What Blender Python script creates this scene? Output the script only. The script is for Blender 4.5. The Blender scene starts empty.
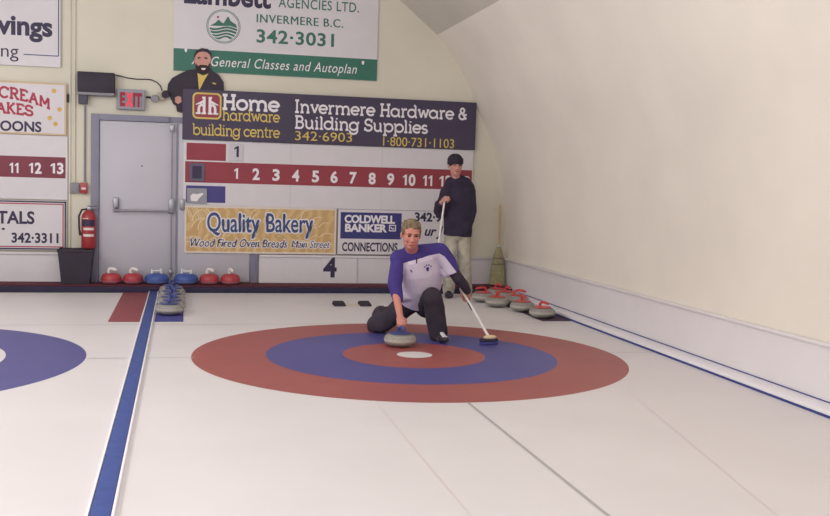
import bpy, bmesh, math, random
from mathutils import Vector, Matrix, noise
random.seed(7)
C = bpy.context.scene.collection
PI = math.pi
V = Vector
# ------------------------------------------------------------------ camera
F, PAN, TILT, ROLL = 993.625, 0.228754, 0.077068, 0.029233
CAM = V((-1.91188, -8.20148, 1.48292))
fw = V((math.sin(PAN)*math.cos(TILT), math.cos(PAN)*math.cos(TILT), -math.sin(TILT)))
rt0 = V((math.cos(PAN), -math.sin(PAN), 0)); up0 = rt0.cross(fw)
rt = rt0*math.cos(ROLL) + up0*math.sin(ROLL); up = -rt0*math.sin(ROLL) + up0*math.cos(ROLL)
def ray(x, y): return fw + rt*((x-415)/F) - up*((y-258)/F)
def at(x, y, Y):                       # point of the upright plane at depth Y seen at (x, y)
    d = ray(x, y); return CAM + d*((Y-CAM.y)/d.y)
def on_z(x, y, z=0.0):
    d = ray(x, y); return CAM + d*((z-CAM.z)/d.z)
cd = bpy.data.cameras.new('camera'); cam = bpy.data.objects.new('camera', cd); C.objects.link(cam)
cd.sensor_width = 36; cd.lens = F/830*36; cd.clip_end = 100
m = Matrix.Identity(4)
for i, a in enumerate((rt, up, -fw)):
    for j in range(3): m[j][i] = a[j]
m.translation = CAM; cam.matrix_world = m
bpy.context.scene.camera = cam
# ------------------------------------------------------------------ materials
def lin(c):
    c = c/255
    return c/12.92 if c <= .04045 else ((c+.055)/1.055)**2.4
def col(r, g, b): return (lin(r), lin(g), lin(b), 1)
def mat(name, rgb, rough=.6, var=.05, scale=8, spec=.3, metal=0, bump=0, rgb2=None, kind='noise', detail=3, stretch=None, contrast=None):
    M = bpy.data.materials.new(name); M.use_nodes = True
    nt = M.node_tree; b = nt.nodes['Principled BSDF']
    b.inputs['Roughness'].default_value = rough; b.inputs['Metallic'].default_value = metal
    b.inputs['Specular IOR Level'].default_value = spec
    base = col(*rgb)
    lo = col(*rgb2) if rgb2 else tuple(max(0, c*(1-var)) for c in base[:3])+(1,)
    hi = base if rgb2 else tuple(min(1, c*(1+var)) for c in base[:3])+(1,)
    tc = nt.nodes.new('ShaderNodeTexCoord'); src = tc.outputs['Object']
    if stretch:
        mp = nt.nodes.new('ShaderNodeMapping'); mp.inputs['Scale'].default_value = stretch
        nt.links.new(src, mp.inputs[0]); src = mp.outputs[0]
    if kind == 'wave':
        n = nt.nodes.new('ShaderNodeTexWave'); n.inputs['Scale'].default_value = scale
        n.inputs['Distortion'].default_value = 9; n.inputs['Detail'].default_value = detail; fac = n.outputs['Fac']
    else:
        n = nt.nodes.new('ShaderNodeTexNoise'); n.inputs['Scale'].default_value = scale
        n.inputs['Detail'].default_value = detail; fac = n.outputs['Fac']
    nt.links.new(src, n.inputs['Vector'])
    r = nt.nodes.new('ShaderNodeValToRGB'); c0, c1 = contrast or (.3, .7)
    r.color_ramp.elements[0].position = c0; r.color_ramp.elements[1].position = c1
    r.color_ramp.elements[0].color = lo; r.color_ramp.elements[1].color = hi
    nt.links.new(fac, r.inputs[0]); nt.links.new(r.outputs[0], b.inputs['Base Color'])
    if bump:
        bp = nt.nodes.new('ShaderNodeBump'); bp.inputs['Strength'].default_value = bump; bp.inputs['Distance'].default_value = .01
        nt.links.new(fac, bp.inputs['Height']); nt.links.new(bp.outputs[0], b.inputs['Normal'])
    return M
ICE = dict(rough=.42, spec=.28, scale=1.3, var=.025, detail=6)
M_ice = mat('ice', (225, 219, 221), **ICE)
M_icered = mat('ice_red', (166, 90, 88), rgb2=(156, 84, 84), **{k: v for k, v in ICE.items() if k != 'var'})
M_iceblue = mat('ice_blue', (86, 84, 150), rgb2=(79, 77, 141), **{k: v for k, v in ICE.items() if k != 'var'})
M_iceblue2 = mat('ice_blue_pale', (86, 84, 148), rgb2=(80, 78, 140), **{k: v for k, v in ICE.items() if k != 'var'})
M_line = mat('ice_line', (196, 190, 192), **ICE)
M_redline = mat('ice_red_line', (224, 210, 209), **ICE)
M_cream = mat('cream_paint', (221, 215, 200), .7, .03, 1.5, bump=.05)
M_cream2 = mat('cream_wall_paint', (239, 231, 221), .7, .035, 1.2, bump=.05)
M_ceil = mat('ceiling_paint', (206, 200, 190), .8, .03, 2)
M_white = mat('white_board', (219, 213, 219), .5, .025, 3)
M_panelw = mat('white_panel', (234, 228, 231), .45, .02, 2)
M_kick = mat('white_kick_board', (247, 243, 249), .5, .02, 3)
M_navyfoam = mat('navy_foam', (52, 46, 72), .8, .08, 6)
M_maroon = mat('maroon_carpet', (98, 50, 62), .9, .12, 30)
M_bluemat = mat('blue_mat', (72, 72, 138), .8, .08, 12)
M_redmat = mat('red_mat', (146, 80, 88), .8, .08, 12)
M_darkmat = mat('dark_mat', (76, 58, 74), .8, .08, 12)
M_bluecarpet = mat('blue_carpet', (70, 86, 150), .85, .08, 25)
M_blueedge = mat('blue_edge', (66, 74, 140), .7, .05, 9)  # one even dark blue for the strips below and behind the kick board
M_door = mat('door_paint', (194, 191, 202), .5, .03, 2, spec=.4)
M_doorframe = mat('door_frame_paint', (138, 135, 156), .5, .05, 5)
M_steel = mat('steel', (150, 148, 156), .35, .05, 10, metal=.7)
M_grey = mat('grey_paint', (140, 138, 146), .5, .05, 6)
M_black = mat('black_paint', (56, 48, 62), .6, .08, 6)
M_blackrub = mat('black_rubber', (58, 52, 64), .8, .08, 20)
M_granite = mat('granite', (176, 172, 166), .45, .1, 130, rgb2=(118, 114, 110), detail=2, spec=.4)
M_granband = mat('granite_band', (196, 192, 184), .6, .1, 130, rgb2=(160, 156, 150), detail=2)
M_redpl = mat('red_plastic', (212, 70, 74), .35, .04, 5, spec=.5)
M_bluepl = mat('blue_plastic', (62, 76, 142), .35, .04, 5, spec=.5)
M_redst = mat('red_stone', (178, 62, 72), .4, .06, 8, spec=.5)
M_redst2 = mat('red_stone_base', (176, 104, 116), .4, .06, 8, spec=.5)
M_bluest = mat('blue_stone', (64, 88, 162), .4, .06, 8, spec=.5)
M_bluest2 = mat('blue_stone_base', (104, 120, 176), .4, .06, 8, spec=.5)
M_whitepl = mat('white_plastic', (238, 232, 230), .4, .02, 5, spec=.5)
M_signdark = mat('sign_charcoal', (74, 65, 88), .5, .04, 4)
M_signred = mat('sign_red', (150, 64, 76), .5, .05, 4)
M_signmar = mat('sign_maroon', (128, 60, 76), .5, .05, 4)
M_signblue = mat('sign_blue', (76, 72, 136), .5, .05, 4)
M_signgreen = mat('sign_green', (62, 116, 102), .5, .05, 4)
M_txtdark = mat('lettering_navy', (60, 52, 80), .5, .03, 4)
M_txtwhite = mat('lettering_white', (236, 230, 236), .5, .02, 4)
M_txtyel = mat('lettering_yellow', (216, 190, 104), .5, .04, 4)
M_txtgreen = mat('lettering_green', (66, 116, 102), .5, .03, 4)
M_txtcrim = mat('lettering_crimson', (172, 52, 80), .5, .04, 4)
M_txtblue = mat('lettering_blue', (66, 82, 130), .5, .04, 4)
M_gold = mat('gold_dot', (216, 172, 88), .5, .04, 4)
M_bakery = mat('bakery_tan', (216, 184, 134), .5, rgb2=(202, 166, 116), kind='wave', scale=1.5, detail=2, contrast=(.35, .95), stretch=(1.6, 1, 2.4))
M_wheat = mat('wheat_cream', (230, 212, 174), .5, .05, 6)
M_tanedge = mat('sign_tan_edge', (206, 184, 150), .5, .03, 4)
M_skin = mat('skin', (208, 142, 128), .55, .05, 14, spec=.3)
M_skinpale = mat('skin_pale', (206, 150, 138), .55, .05, 14, spec=.3)
M_lips = mat('lips', (168, 92, 88), .5, .04, 14)
M_eye = mat('eye_dark', (70, 50, 54), .3, .03, 9)
M_brow = mat('eyebrow_hair', (128, 96, 76), .8, .08, 40)
M_hair = mat('sandy_hair', (160, 142, 112), .8, rgb2=(86, 72, 60), scale=45, detail=4, stretch=(1, 1, .35), bump=.4)
M_purple = mat('purple_jersey', (74, 60, 134), .85, .08, 10, bump=.15)
M_lilac = mat('lilac_white_jersey', (222, 212, 230), .85, .06, 9, bump=.2)
M_blackcloth = mat('black_cloth', (62, 54, 66), .9, .12, 9, bump=.2)
M_sweat = mat('black_sweatshirt', (58, 50, 70), .9, .1, 7, bump=.25)
M_knit = mat('black_knit', (56, 50, 64), .95, .15, 60, bump=.4)
M_khaki = mat('khaki_cloth', (214, 208, 192), .9, rgb2=(160, 154, 142), scale=7, detail=3, bump=.3)
M_shoe = mat('shoe_black', (60, 54, 66), .5, .06, 12)
M_shoew = mat('shoe_white', (222, 218, 222), .5, .03, 12)
M_wood = mat('pale_wood', (206, 176, 136), .6, .08, 6, stretch=(8, 8, 1))
M_straw = mat('straw', (182, 174, 136), .9, rgb2=(140, 134, 104), scale=24, stretch=(5, 5, .3), bump=.5)
M_strawtie = mat('broom_binding', (120, 110, 100), .7, .06, 10)
M_silver = mat('silver_band', (200, 202, 212), .4, .04, 10, metal=.3)
M_bristle = mat('brush_bristle', (222, 200, 164), .9, .1, 60)
M_extred = mat('extinguisher_red', (166, 54, 62), .35, .05, 6, spec=.5)
M_label = mat('label_white', (226, 218, 216), .5, .04, 6)
M_tanstrip = mat('tan_strip', (216, 204, 184), .6, .05, 6)
def emit(name, rgb, s):
    M = mat(name, rgb, .5, .03, 4); b = M.node_tree.nodes['Principled BSDF']
    b.inputs['Emission Color'].default_value = col(*rgb); b.inputs['Emission Strength'].default_value = s
    return M
M_exit = emit('exit_letters', (150, 42, 58), .08)
M_exithot = emit('exit_letter_bright', (240, 50, 66), .45)
# ------------------------------------------------------------------ mesh helpers
def box(bm, a, b, bev=0):
    a, b = V(a), V(b)
    vs = [bm.verts.new((x, y, z)) for x in (a.x, b.x) for y in (a.y, b.y) for z in (a.z, b.z)]
    fs = [bm.faces.new([vs[i] for i in q]) for q in ((0,1,3,2),(4,6,7,5),(0,4,5,1),(2,3,7,6),(0,2,6,4),(1,5,7,3))]
    bmesh.ops.recalc_face_normals(bm, faces=fs)
    if bev: bmesh.ops.bevel(bm, geom=list({e for f in fs for e in f.edges}), offset=bev, segments=2, affect='EDGES', profile=.5)
def frame_of(d):
    d = d.normalized(); a = V((0, 0, 1)) if abs(d.z) < .9 else V((1, 0, 0))
    s = d.cross(a).normalized(); return s, s.cross(d).normalized()
def rings(bm, rs):                                # rs = list of vertex-coordinate loops, closed with caps
    L = [[bm.verts.new(p) for p in r] for r in rs]; fs = []
    n = len(L[0])
    for A, B in zip(L, L[1:]):
        for i in range(n): fs.append(bm.faces.new((A[i], A[(i+1) % n], B[(i+1) % n], B[i])))
    fs.append(bm.faces.new(list(reversed(L[0])))); fs.append(bm.faces.new(L[-1]))
    bmesh.ops.recalc_face_normals(bm, faces=fs)
def tube(bm, pts, radii, n=12, rnd=False):
    pts = [V(p) for p in pts]
    if not isinstance(radii, (list, tuple)): radii = [radii]*len(pts)
    rs = []; s = None
    for i, p in enumerate(pts):
        d = (pts[min(i+1, len(pts)-1)] - pts[max(i-1, 0)]).normalized()
        if s is None: s, t = frame_of(d)
        else:
            s = (s - d*s.dot(d)).normalized(); t = s.cross(d).normalized()
        def ring(c, r): return [c + (s*math.cos(2*PI*k/n) + t*math.sin(2*PI*k/n))*r for k in range(n)]
        r = radii[i]
        if rnd and i == 0:
            for a in (80, 55, 30): rs.append(ring(p - d*r*math.sin(math.radians(a)), r*math.cos(math.radians(a))))
        rs.append(ring(p, r))
        if rnd and i == len(pts)-1:
            for a in (30, 55, 80): rs.append(ring(p + d*r*math.sin(math.radians(a)), r*math.cos(math.radians(a))))
    rings(bm, rs)
def cap(bm, p0, p1, r0, r1=None, n=14): tube(bm, [p0, p1], [r0, r0 if r1 is None else r1], n, True)
def ell(bm, c, r, rot=None, n=16):
    c = V(c); rot = rot or Matrix.Identity(3); rs = []
    for i in range(1, n//2+3):
        a = -PI/2 + PI*i/(n//2+3)
        rs.append([c + rot @ V((r[0]*math.cos(a)*math.cos(2*PI*k/n), r[1]*math.cos(a)*math.sin(2*PI*k/n), r[2]*math.sin(a))) for k in range(n)])
    rings(bm, rs)
def loft(bm, secs, right, n=20):                  # secs: (centre, half width, half depth)
    right = V(right).normalized(); rs = []
    P = [V(s[0]) for s in secs]
    for i, (c, w, d) in enumerate(secs):
        t = (P[min(i+1, len(P)-1)] - P[max(i-1, 0)]).normalized()
        r = (right - t*right.dot(t)).normalized(); f = t.cross(r)
        rs.append([V(c) + r*w*math.cos(2*PI*k/n) + f*d*math.sin(2*PI*k/n) for k in range(n)])
    rings(bm, rs)
def lathe(bm, prof, c=(0, 0, 0), n=32):
    c = V(c)
    rings(bm, [[c + V((r*math.cos(2*PI*k/n), r*math.sin(2*PI*k/n), z)) for k in range(n)] for r, z in prof])
def poly(bm, pts, y0, y1=None):                   # polygon in XZ, flat at y0 or a prism y0..y1
    a = [bm.verts.new((x, y0, z)) for x, z in pts]; f = bm.faces.new(a); fs = [f]
    if y1 is not None:
        b = [bm.verts.new((x, y1, z)) for x, z in pts]; fs.append(bm.faces.new(list(reversed(b)))); n = len(a)
        for i in range(n): fs.append(bm.faces.new((a[i], b[i], b[(i+1) % n], a[(i+1) % n])))
        bmesh.ops.recalc_face_normals(bm, faces=fs)
    else:
        f.normal_update()
        if f.normal.y > 0: f.normal_flip()
STEP = [0]
def stroke(bm, pts, w, y0_):                     # flat painted line in XZ
    for (x0, z0), (x1, z1) in zip(pts, pts[1:]):
        STEP[0] += 1; y = y0_ - .00004*(STEP[0] % 8)
        dx, dz = x1-x0, z1-z0; L = math.hypot(dx, dz) or 1e-6
        nx, nz = -dz/L*w/2, dx/L*w/2
        poly(bm, [(x0+nx, z0+nz), (x0-nx, z0-nz), (x1-nx, z1-nz), (x1+nx, z1+nz)], y)
def circ(cx, cz, r, n=28, a0=0, a1=2*PI, rz=None):
    rz = rz or r
    full = abs(a1-a0-2*PI) < 1e-6
    return [(cx+r*math.cos(a0+(a1-a0)*k/n), cz+rz*math.sin(a0+(a1-a0)*k/n)) for k in range(n if full else n+1)]
def obj(name, bm, material, parent=None, smooth=True, loc=None):
    me = bpy.data.meshes.new(name); bm.to_mesh(me); bm.free()
    o = bpy.data.objects.new(name, me); C.objects.link(o)
    for mm in (material if isinstance(material, (list, tuple)) else [material]): me.materials.append(mm)
    if smooth:
        me.polygons.foreach_set('use_smooth', [True]*len(me.polygons))
        try: me.set_sharp_from_angle(angle=math.radians(40))
        except Exception: pass
    if parent:
        o.parent = parent; o.matrix_parent_inverse = Matrix.Identity(4)
        if parent.type == 'EMPTY' or True: o.location = V((0, 0, 0))
    if loc is not None: o.location = loc
    return o
def lines(name, bm, material, parent):             # one object for each line of lettering
    lay = bm.faces.layers.int.get('line'); ids = sorted({f[lay] for f in bm.faces})
    for k in ids:
        b = bmesh.new()
        for f in bm.faces:
            if f[lay] == k: b.faces.new([b.verts.new(v.co) for v in f.verts])
        obj(name, b, material, parent, smooth=False)
    bm.free()
def tag(o, label=None, cat=None, group=None, kind=None):
    if label: o['label'] = label
    if cat: o['category'] = cat
    if group: o['group'] = group
    if kind: o['kind'] = kind
    return o
def thing(name, label, cat, group=None, loc=(0, 0, 0), rz=0):
    o = bpy.data.objects.new(name, None); C.objects.link(o); o.location = loc; o.rotation_euler = (0, 0, rz)
    o.empty_display_size = .1
    return tag(o, label, cat, group)
def rebase(root, p):                              # put the Empty at p while its parts, built in world space, stay where they are
    root.location = p
    for c in root.children: c.location = -V(p)
def copy_tree(o, parent=None):
    c = o.copy(); C.objects.link(c)
    if parent: c.parent = parent
    for ch in o.children: copy_tree(ch, c)
    return c
def B(): return bmesh.new()
def sbox(name, a, b, material, parent=None, bev=0, label=None, cat=None, kind='structure'):
    bm = B(); box(bm, a, b, bev); o = obj(name, bm, material, parent)
    if parent is None: tag(o, label, cat, None, kind)
    return o
def union(name, bm, material, parent=None, voxel=.008, smooth=3, fac=.5, sub=0):
    me = bpy.data.meshes.new('tmp'); bm.to_mesh(me); bm.free()
    t = bpy.data.objects.new('tmp', me); C.objects.link(t)
    r = t.modifiers.new('r', 'REMESH'); r.mode = 'VOXEL'; r.voxel_size = voxel; r.use_smooth_shade = True
    if smooth:
        s = t.modifiers.new('s', 'SMOOTH'); s.factor = fac; s.iterations = smooth
    if sub: q = t.modifiers.new('q', 'SUBSURF'); q.levels = q.render_levels = sub
    dg = bpy.context.evaluated_depsgraph_get(); dg.update()
    nm = bpy.data.meshes.new_from_object(t.evaluated_get(dg)); nm.name = name
    bpy.data.objects.remove(t); bpy.data.meshes.remove(me)
    nm.materials.clear()
    for mm in (material if isinstance(material, (list, tuple)) else [material]): nm.materials.append(mm)
    o = bpy.data.objects.new(name, nm); C.objects.link(o)
    nm.polygons.foreach_set('use_smooth', [True]*len(nm.polygons))
    if parent: o.parent = parent
    return o
def paint(o, fn):
    for p in o.data.polygons: p.material_index = fn(p.center, p.normal)
# ------------------------------------------------------------------ lettering
def digits_mesh(s, bold):                          # numbers whose 1 has a flag
    vs, fs, x = [], [], 0.0; h = cap_h(); w = .115+bold
    for ch in s:
        if ch == '1':
            b = len(vs); X = x+.17
            vs += [(X, 0), (X+w, 0), (X+w, h), (X+w*.3, h), (X, h*.97), (X-.15, h*.80), (X-.15, h*.66), (X, h*.78)]
            fs += [(b, b+1, b+2, b+3, b+4, b+7), (b+4, b+5, b+6, b+7)]; x = X+w+.13
        else:
            v, f = font_mesh(ch, bold); b = len(vs); mx = min(p[0] for p in v); vs += [(p[0]-mx+x, p[1]) for p in v]; fs += [tuple(i+b for i in q) for q in f]
            x += max(p[0] for p in v)-mx+.09
    return vs, fs
def TO(bm, s, x0, yb, x1, capx, Y, e, shear=0):     # outline: the letters stamped around themselves
    me = font_mesh(s, 0, shear)
    for k in range(12):
        dx, dy = e*math.cos(k*PI/6), e*math.sin(k*PI/6)
        n = LINE[0]; put(bm, me, x0+dx, yb+dy, x1+dx, capx, Y-.0003*(k % 3)/1.03); LINE[0] = n
    LINE[0] += 1
def N(bm, s, x0, yb, x1, capx, Y, bold): put(bm, digits_mesh(s, bold), x0, yb, x1, capx, Y)
def font_mesh(s, bold=0.0, shear=0.0, spacing=1.0):
    cu = bpy.data.curves.new('t', 'FONT'); cu.body = s; cu.size = 1; cu.offset = bold; cu.shear = shear; cu.space_character = spacing
    cu.resolution_u = 4; cu.fill_mode = 'FRONT'
    t = bpy.data.objects.new('t', cu); C.objects.link(t)
    dg = bpy.context.evaluated_depsgraph_get(); dg.update()
    me = bpy.data.meshes.new_from_object(t.evaluated_get(dg))
    vs = [(v.co.x, v.co.y) for v in me.vertices]; fs = [tuple(p.vertices) for p in me.polygons]
    bpy.data.objects.remove(t); bpy.data.curves.remove(cu); bpy.data.meshes.remove(me)
    return vs, fs
_cap = {}
def cap_h():
    if 'h' not in _cap: _cap['h'] = max(v[1] for v in font_mesh('H')[0])
    return _cap['h']
SL = {}                                           # geometric slab letters: L line, A arc (degrees), last = advance; cap 1, x-height .68
def _sl():
    xh, r = .66, .33
    o = ('A', .33, r, .33, r, 0, 360)
    slab = lambda x, y, w=.16: ('L', x-w, y, x+w, y)
    SL['o'] = [o], .72
    SL['e'] = [('A', .33, r, .33, r, 0, 318), ('L', 0, r, .66, r)], .72
    SL['c'] = [('A', .33, r, .33, r, 42, 318)], .68
    SL['a'] = [o, ('L', .66, 0, .66, xh), ('L', .66, 0, .8, 0)], .84
    SL['d'] = [o, ('L', .66, 0, .66, 1), ('L', .66, 0, .8, 0), ('L', .5, 1, .66, 1)], .84
    SL['b'] = [('A', .47, r, .33, r, 0, 360), ('L', .14, 0, .14, 1), ('L', 0, 1, .14, 1)], .86
    SL['g'] = [o, ('L', .66, xh, .66, -.05), ('A', .33, -.05, .33, .28, 180, 360), ('L', .66, xh, .8, xh)], .84
    SL['p'] = [('A', .47, r, .33, r, 0, 360), ('L', .14, -.32, .14, xh), ('L', 0, xh, .14, xh), slab(.14, -.32)], .86
    SL['q'] = [o, ('L', .66, -.32, .66, xh)], .84
    arch = lambda x: [('A', x+.25, .41, .25, .25, 0, 180), ('L', x+.5, 0, x+.5, .41), slab(x+.5, 0, .13)]
    SL['n'] = [('L', .14, 0, .14, xh), ('L', 0, xh, .14, xh), slab(.14, 0, .13)] + arch(.14), .82
    SL['h'] = [('L', .14, 0, .14, 1), ('L', 0, 1, .14, 1), slab(.14, 0, .13)] + arch(.14), .82
    SL['m'] = [('L', .14, 0, .14, xh), ('L', 0, xh, .14, xh), slab(.14, 0, .11)] + arch(.14) + arch(.64), 1.32
    SL['u'] = [('L', .12, .25, .12, xh), ('L', 0, xh, .12, xh), ('A', .37, .25, .25, .25, 180, 360), ('L', .62, 0, .62, xh), ('L', .5, xh, .62, xh), ('L', .62, 0, .76, 0)], .82
    SL['r'] = [('L', .14, 0, .14, xh), ('L', 0, xh, .14, xh), slab(.14, 0, .14), ('A', .36, .42, .22, .24, 60, 180)], .54
    SL['i'] = [('L', .14, 0, .14, xh), ('L', 0, xh, .14, xh), slab(.14, 0, .14), ('L', .14, .86, .14, .98)], .34
    SL['l'] = [('L', .14, 0, .14, 1), ('L', 0, 1, .14, 1), slab(.14, 0, .14)], .34
    SL['t'] = [('L', .16, .16, .16, .92), ('L', 0, xh, .38, xh), ('A', .32, .16, .16, .16, 180, 290)], .46
    SL['v'] = [('L', .08, xh, .33, 0), ('L', .33, 0, .58, xh), slab(.08, xh, .11), slab(.58, xh, .11)], .68
    SL['w'] = [('L', .08, xh, .28, 0), ('L', .28, 0, .48, xh), ('L', .48, xh, .68, 0), ('L', .68, 0, .88, xh), slab(.08, xh, .11), slab(.88, xh, .11)], .98
    SL['s'] = [('A', .24, .49, .2, .17, 30, 270), ('A', .24, .16, .22, .16, -150, 90)], .54
    SL['H'] = [('L', .14, 0, .14, 1), ('L', .7, 0, .7, 1), ('L', .14, .52, .7, .52), slab(.14, 0), slab(.14, 1), slab(.7, 0), slab(.7, 1)], .9
    SL['I'] = [('L', .16, 0, .16, 1), slab(.16, 0), slab(.16, 1)], .4
    SL['B'] = [('L', .14, 0, .14, 1), ('L', 0, 1, .4, 1), ('L', 0, 0, .42, 0), ('L', .14, .54, .4, .54), ('A', .4, .77, .21, .23, -90, 90), ('A', .42, .27, .25, .27, -90, 90)], .76
    SL['S'] = [('A', .32, .74, .27, .25, 20, 270), ('A', .32, .25, .3, .25, -160, 90), ('L', .58, .72, .58, 1), ('L', .03, 0, .03, .28)], .7
    SL['&'] = [('A', .3, .76, .17, .2, 0, 360), ('A', .3, .27, .28, .27, 100, 350), ('L', .2, .62, .66, 0), ('L', .44, .4, .7, .4)], .78
    SL['C'] = [('A', .4, .5, .4, .5, 45, 315), ('L', .7, .7, .7, 1)], .82
    SL['R'] = SL['B'][0][:2] + [('L', .14, .48, .4, .48), ('A', .4, .74, .22, .26, -90, 90), ('L', .36, .48, .62, 0), slab(.14, 0), slab(.66, 0, .12)], .8
    SL['E'] = [('L', .14, 0, .14, 1), ('L', 0, 1, .62, 1), ('L', 0, 0, .64, 0), ('L', .14, .52, .46, .52), ('L', .62, .8, .62, 1), ('L', .64, 0, .64, .22)], .74
    SL['A'] = [('L', .1, 0, .4, 1), ('L', .4, 1, .7, 0), ('L', .22, .36, .58, .36), slab(.1, 0, .13), slab(.7, 0, .13)], .84
    SL['M'] = [('L', .14, 0, .14, 1), ('L', .14, 1, .47, .25), ('L', .47, .25, .8, 1), ('L', .8, 0, .8, 1), slab(.14, 0, .13), slab(.8, 0, .13)], .98
    SL['K'] = [('L', .14, 0, .14, 1), ('L', .14, .42, .6, 1), ('L', .28, .58, .64, 0), slab(.14, 0), slab(.14, 1, .13), slab(.66, 0, .12), slab(.6, 1, .12)], .8
    SL[' '] = [], .34
_sl()
def slab_mesh(s, w=.13, track=.06):
    vs, fs, x = [], [], 0.0
    def seg(p, q, ext=0):
        dx, dy = q[0]-p[0], q[1]-p[1]; L = math.hypot(dx, dy) or 1e-6; ux, uy = dx/L, dy/L
        p = (p[0]-ux*ext, p[1]-uy*ext); q = (q[0]+ux*ext, q[1]+uy*ext); nx, ny = -uy*w/2, ux*w/2
        b = len(vs); vs.extend([(p[0]+nx, p[1]+ny), (p[0]-nx, p[1]-ny), (q[0]-nx, q[1]-ny), (q[0]+nx, q[1]+ny)]); fs.append((b, b+1, b+2, b+3))
    h = w/2
    for ch in s:
        st, adv = SL[ch]
        f = lambda px, py: (x+px, h + py*(1-w))
        for k in st:
            if k[0] == 'L':
                seg(f(k[1], k[2]), f(k[3], k[4]), w*.0 if abs(k[2]-k[4]) < 1e-6 else w*.45 if False else 0)
                if abs(k[1]-k[3]) < 1e-6 and len(k) == 5:
                    pass
            else:
                _, cx, cy, rx, ry, a0, a1 = k; n = max(6, int(abs(a1-a0)/18))
                P = [f(cx+rx*math.cos(math.radians(a0+(a1-a0)*i/n)), cy+ry*math.sin(math.radians(a0+(a1-a0)*i/n))) for i in range(n+1)]
                for p, q in zip(P, P[1:]): seg(p, q, w*.1)
        x += adv + track
    return vs, fs
LINE = [0]
def put(bm, mesh, x0, yb, x1, capx, Y, capu=None, bend=0.0):
    """Lay flat letters on the wall plane Y: baseline from pixel (x0, yb) to x1, capital height capx pixels."""
    vs, fs = mesh
    a = at(x0, yb, Y); b = at(x1, yb, Y); h = at(x0, yb-capx, Y).z - a.z
    mx = min(v[0] for v in vs); Mx = max(v[0] for v in vs); W = b.x-a.x; sx = W/(Mx-mx); sz = h/(capu or cap_h())
    LINE[0] += 1; lay = bm.faces.layers.int.get('line') or bm.faces.layers.int.new('line')
    for i, f in enumerate(fs):
        y = Y - .00003*(i % 9); q = []
        for k in f:
            u = (vs[k][0]-mx)*sx; q.append(bm.verts.new((a.x+u, y, a.z+vs[k][1]*sz - bend*(u/W)**2)))
        q = bm.faces.new(q); q.normal_update(); q[lay] = LINE[0]
        if q.normal.y > 0: q.normal_flip()
def T(bm, s, x0, yb, x1, capx, Y, bold=.0, shear=0, spacing=1.0): put(bm, font_mesh(s, bold, shear, spacing), x0, yb, x1, capx, Y)
def S(bm, s, x0, yb, x1, capx, Y, w=.13, bend=0, track=.06): put(bm, slab_mesh(s, w, track), x0, yb, x1, capx, Y, 1.0, bend)
def rect(px, Y):                                  # pixel rectangle (x0, y0, x1, y1) -> X0, X1, Z0, Z1 on plane Y
    x0, y0, x1, y1 = px
    X0 = (at(x0, y0, Y).x+at(x0, y1, Y).x)/2; X1 = (at(x1, y0, Y).x+at(x1, y1, Y).x)/2
    return X0, X1, (at(x0, y1, Y).z), (at(x0, y0, Y).z)
def flat(bm, X0, X1, Z0, Z1, y): poly(bm, [(X0, Z0), (X1, Z0), (X1, Z1), (X0, Z1)], y)
# ------------------------------------------------------------------ the setting
WY, RX, LX, YB = 5.0, 2.45, -6.95, -15.0          # back wall, right wall, left wall, wall behind the camera
MID = (RX+LX)/2
prof = [(2.45, 0), (2.45, .43), (2.43, .8), (2.385, 1.2), (2.315, 1.6), (2.215, 2.0), (2.1, 2.27), (1.987, 2.482), (1.86, 2.76), (1.713, 3.036), (1.55, 3.26), (1.376, 3.459)]
APEX = 3.459 + (1.376-MID)*.818
mir = [(2*MID-x, z) for x, z in prof]
def arch_wall(name, y0, y1):
    bm = B(); poly(bm, prof + [(MID, APEX)] + list(reversed(mir)), y0, y1)
    bmesh.ops.triangulate(bm, faces=[f for f in bm.faces if len(f.verts) > 4])
    return tag(obj(name, bm, M_cream, smooth=False), kind='structure')
tag(arch_wall('wall_back', WY, WY+.2), 'cream end wall with a door and sponsor boards')
tag(arch_wall('wall_front', YB-.2, YB), 'cream wall at the far end of the sheets')
def shell(name, pr, outx, material, label):
    bm = B(); rs = []
    off = [(x+outx, z+(.12 if i == len(pr)-1 else 0)) for i, (x, z) in enumerate(pr)]
    for (a, b), (c, d) in zip(zip(pr, pr[1:]), zip(off, off[1:])):
        for quad in ((a, b), (d, c)):
            v = [bm.verts.new((quad[0][0], YB, quad[0][1])), bm.verts.new((quad[0][0], WY, quad[0][1])), bm.verts.new((quad[1][0], WY, quad[1][1])), bm.verts.new((quad[1][0], YB, quad[1][1]))]
            bm.faces.new(v)
    bmesh.ops.remove_doubles(bm, verts=bm.verts, dist=1e-4)
    bmesh.ops.recalc_face_normals(bm, faces=bm.faces)
    o = obj(name, bm, material); return tag(o, label, kind='structure')
shell('wall_right', prof, .12, M_cream2, 'long cream wall that curves inward to the ceiling')
shell('wall_left', mir, -.12, M_cream2, 'long cream wall along the far sheet')
bm = B()
for P in ([(1.376, 3.459), (MID, APEX)], [(mir[-1][0], 3.459), (MID, APEX)]):
    (a, b), (c, d) = P
    vs = [bm.verts.new(q) for q in ((a, YB, b), (a, WY, b), (c, WY, d), (c, YB, d))]; bm.faces.new(vs)
    vs = [bm.verts.new(q) for q in ((a, YB, b+.12), (a, WY, b+.12), (c, WY, d+.12), (c, YB, d+.12))]; bm.faces.new(vs)
tag(obj('ceiling', bm, M_ceil, smooth=False), 'grey sloping ceiling above the curved wall', kind='structure')
floor = sbox('floor', (LX-.1, YB-.1, -.1), (RX+.1, WY+.1, 0), M_ice, label='white ice of the curling sheets')
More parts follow.
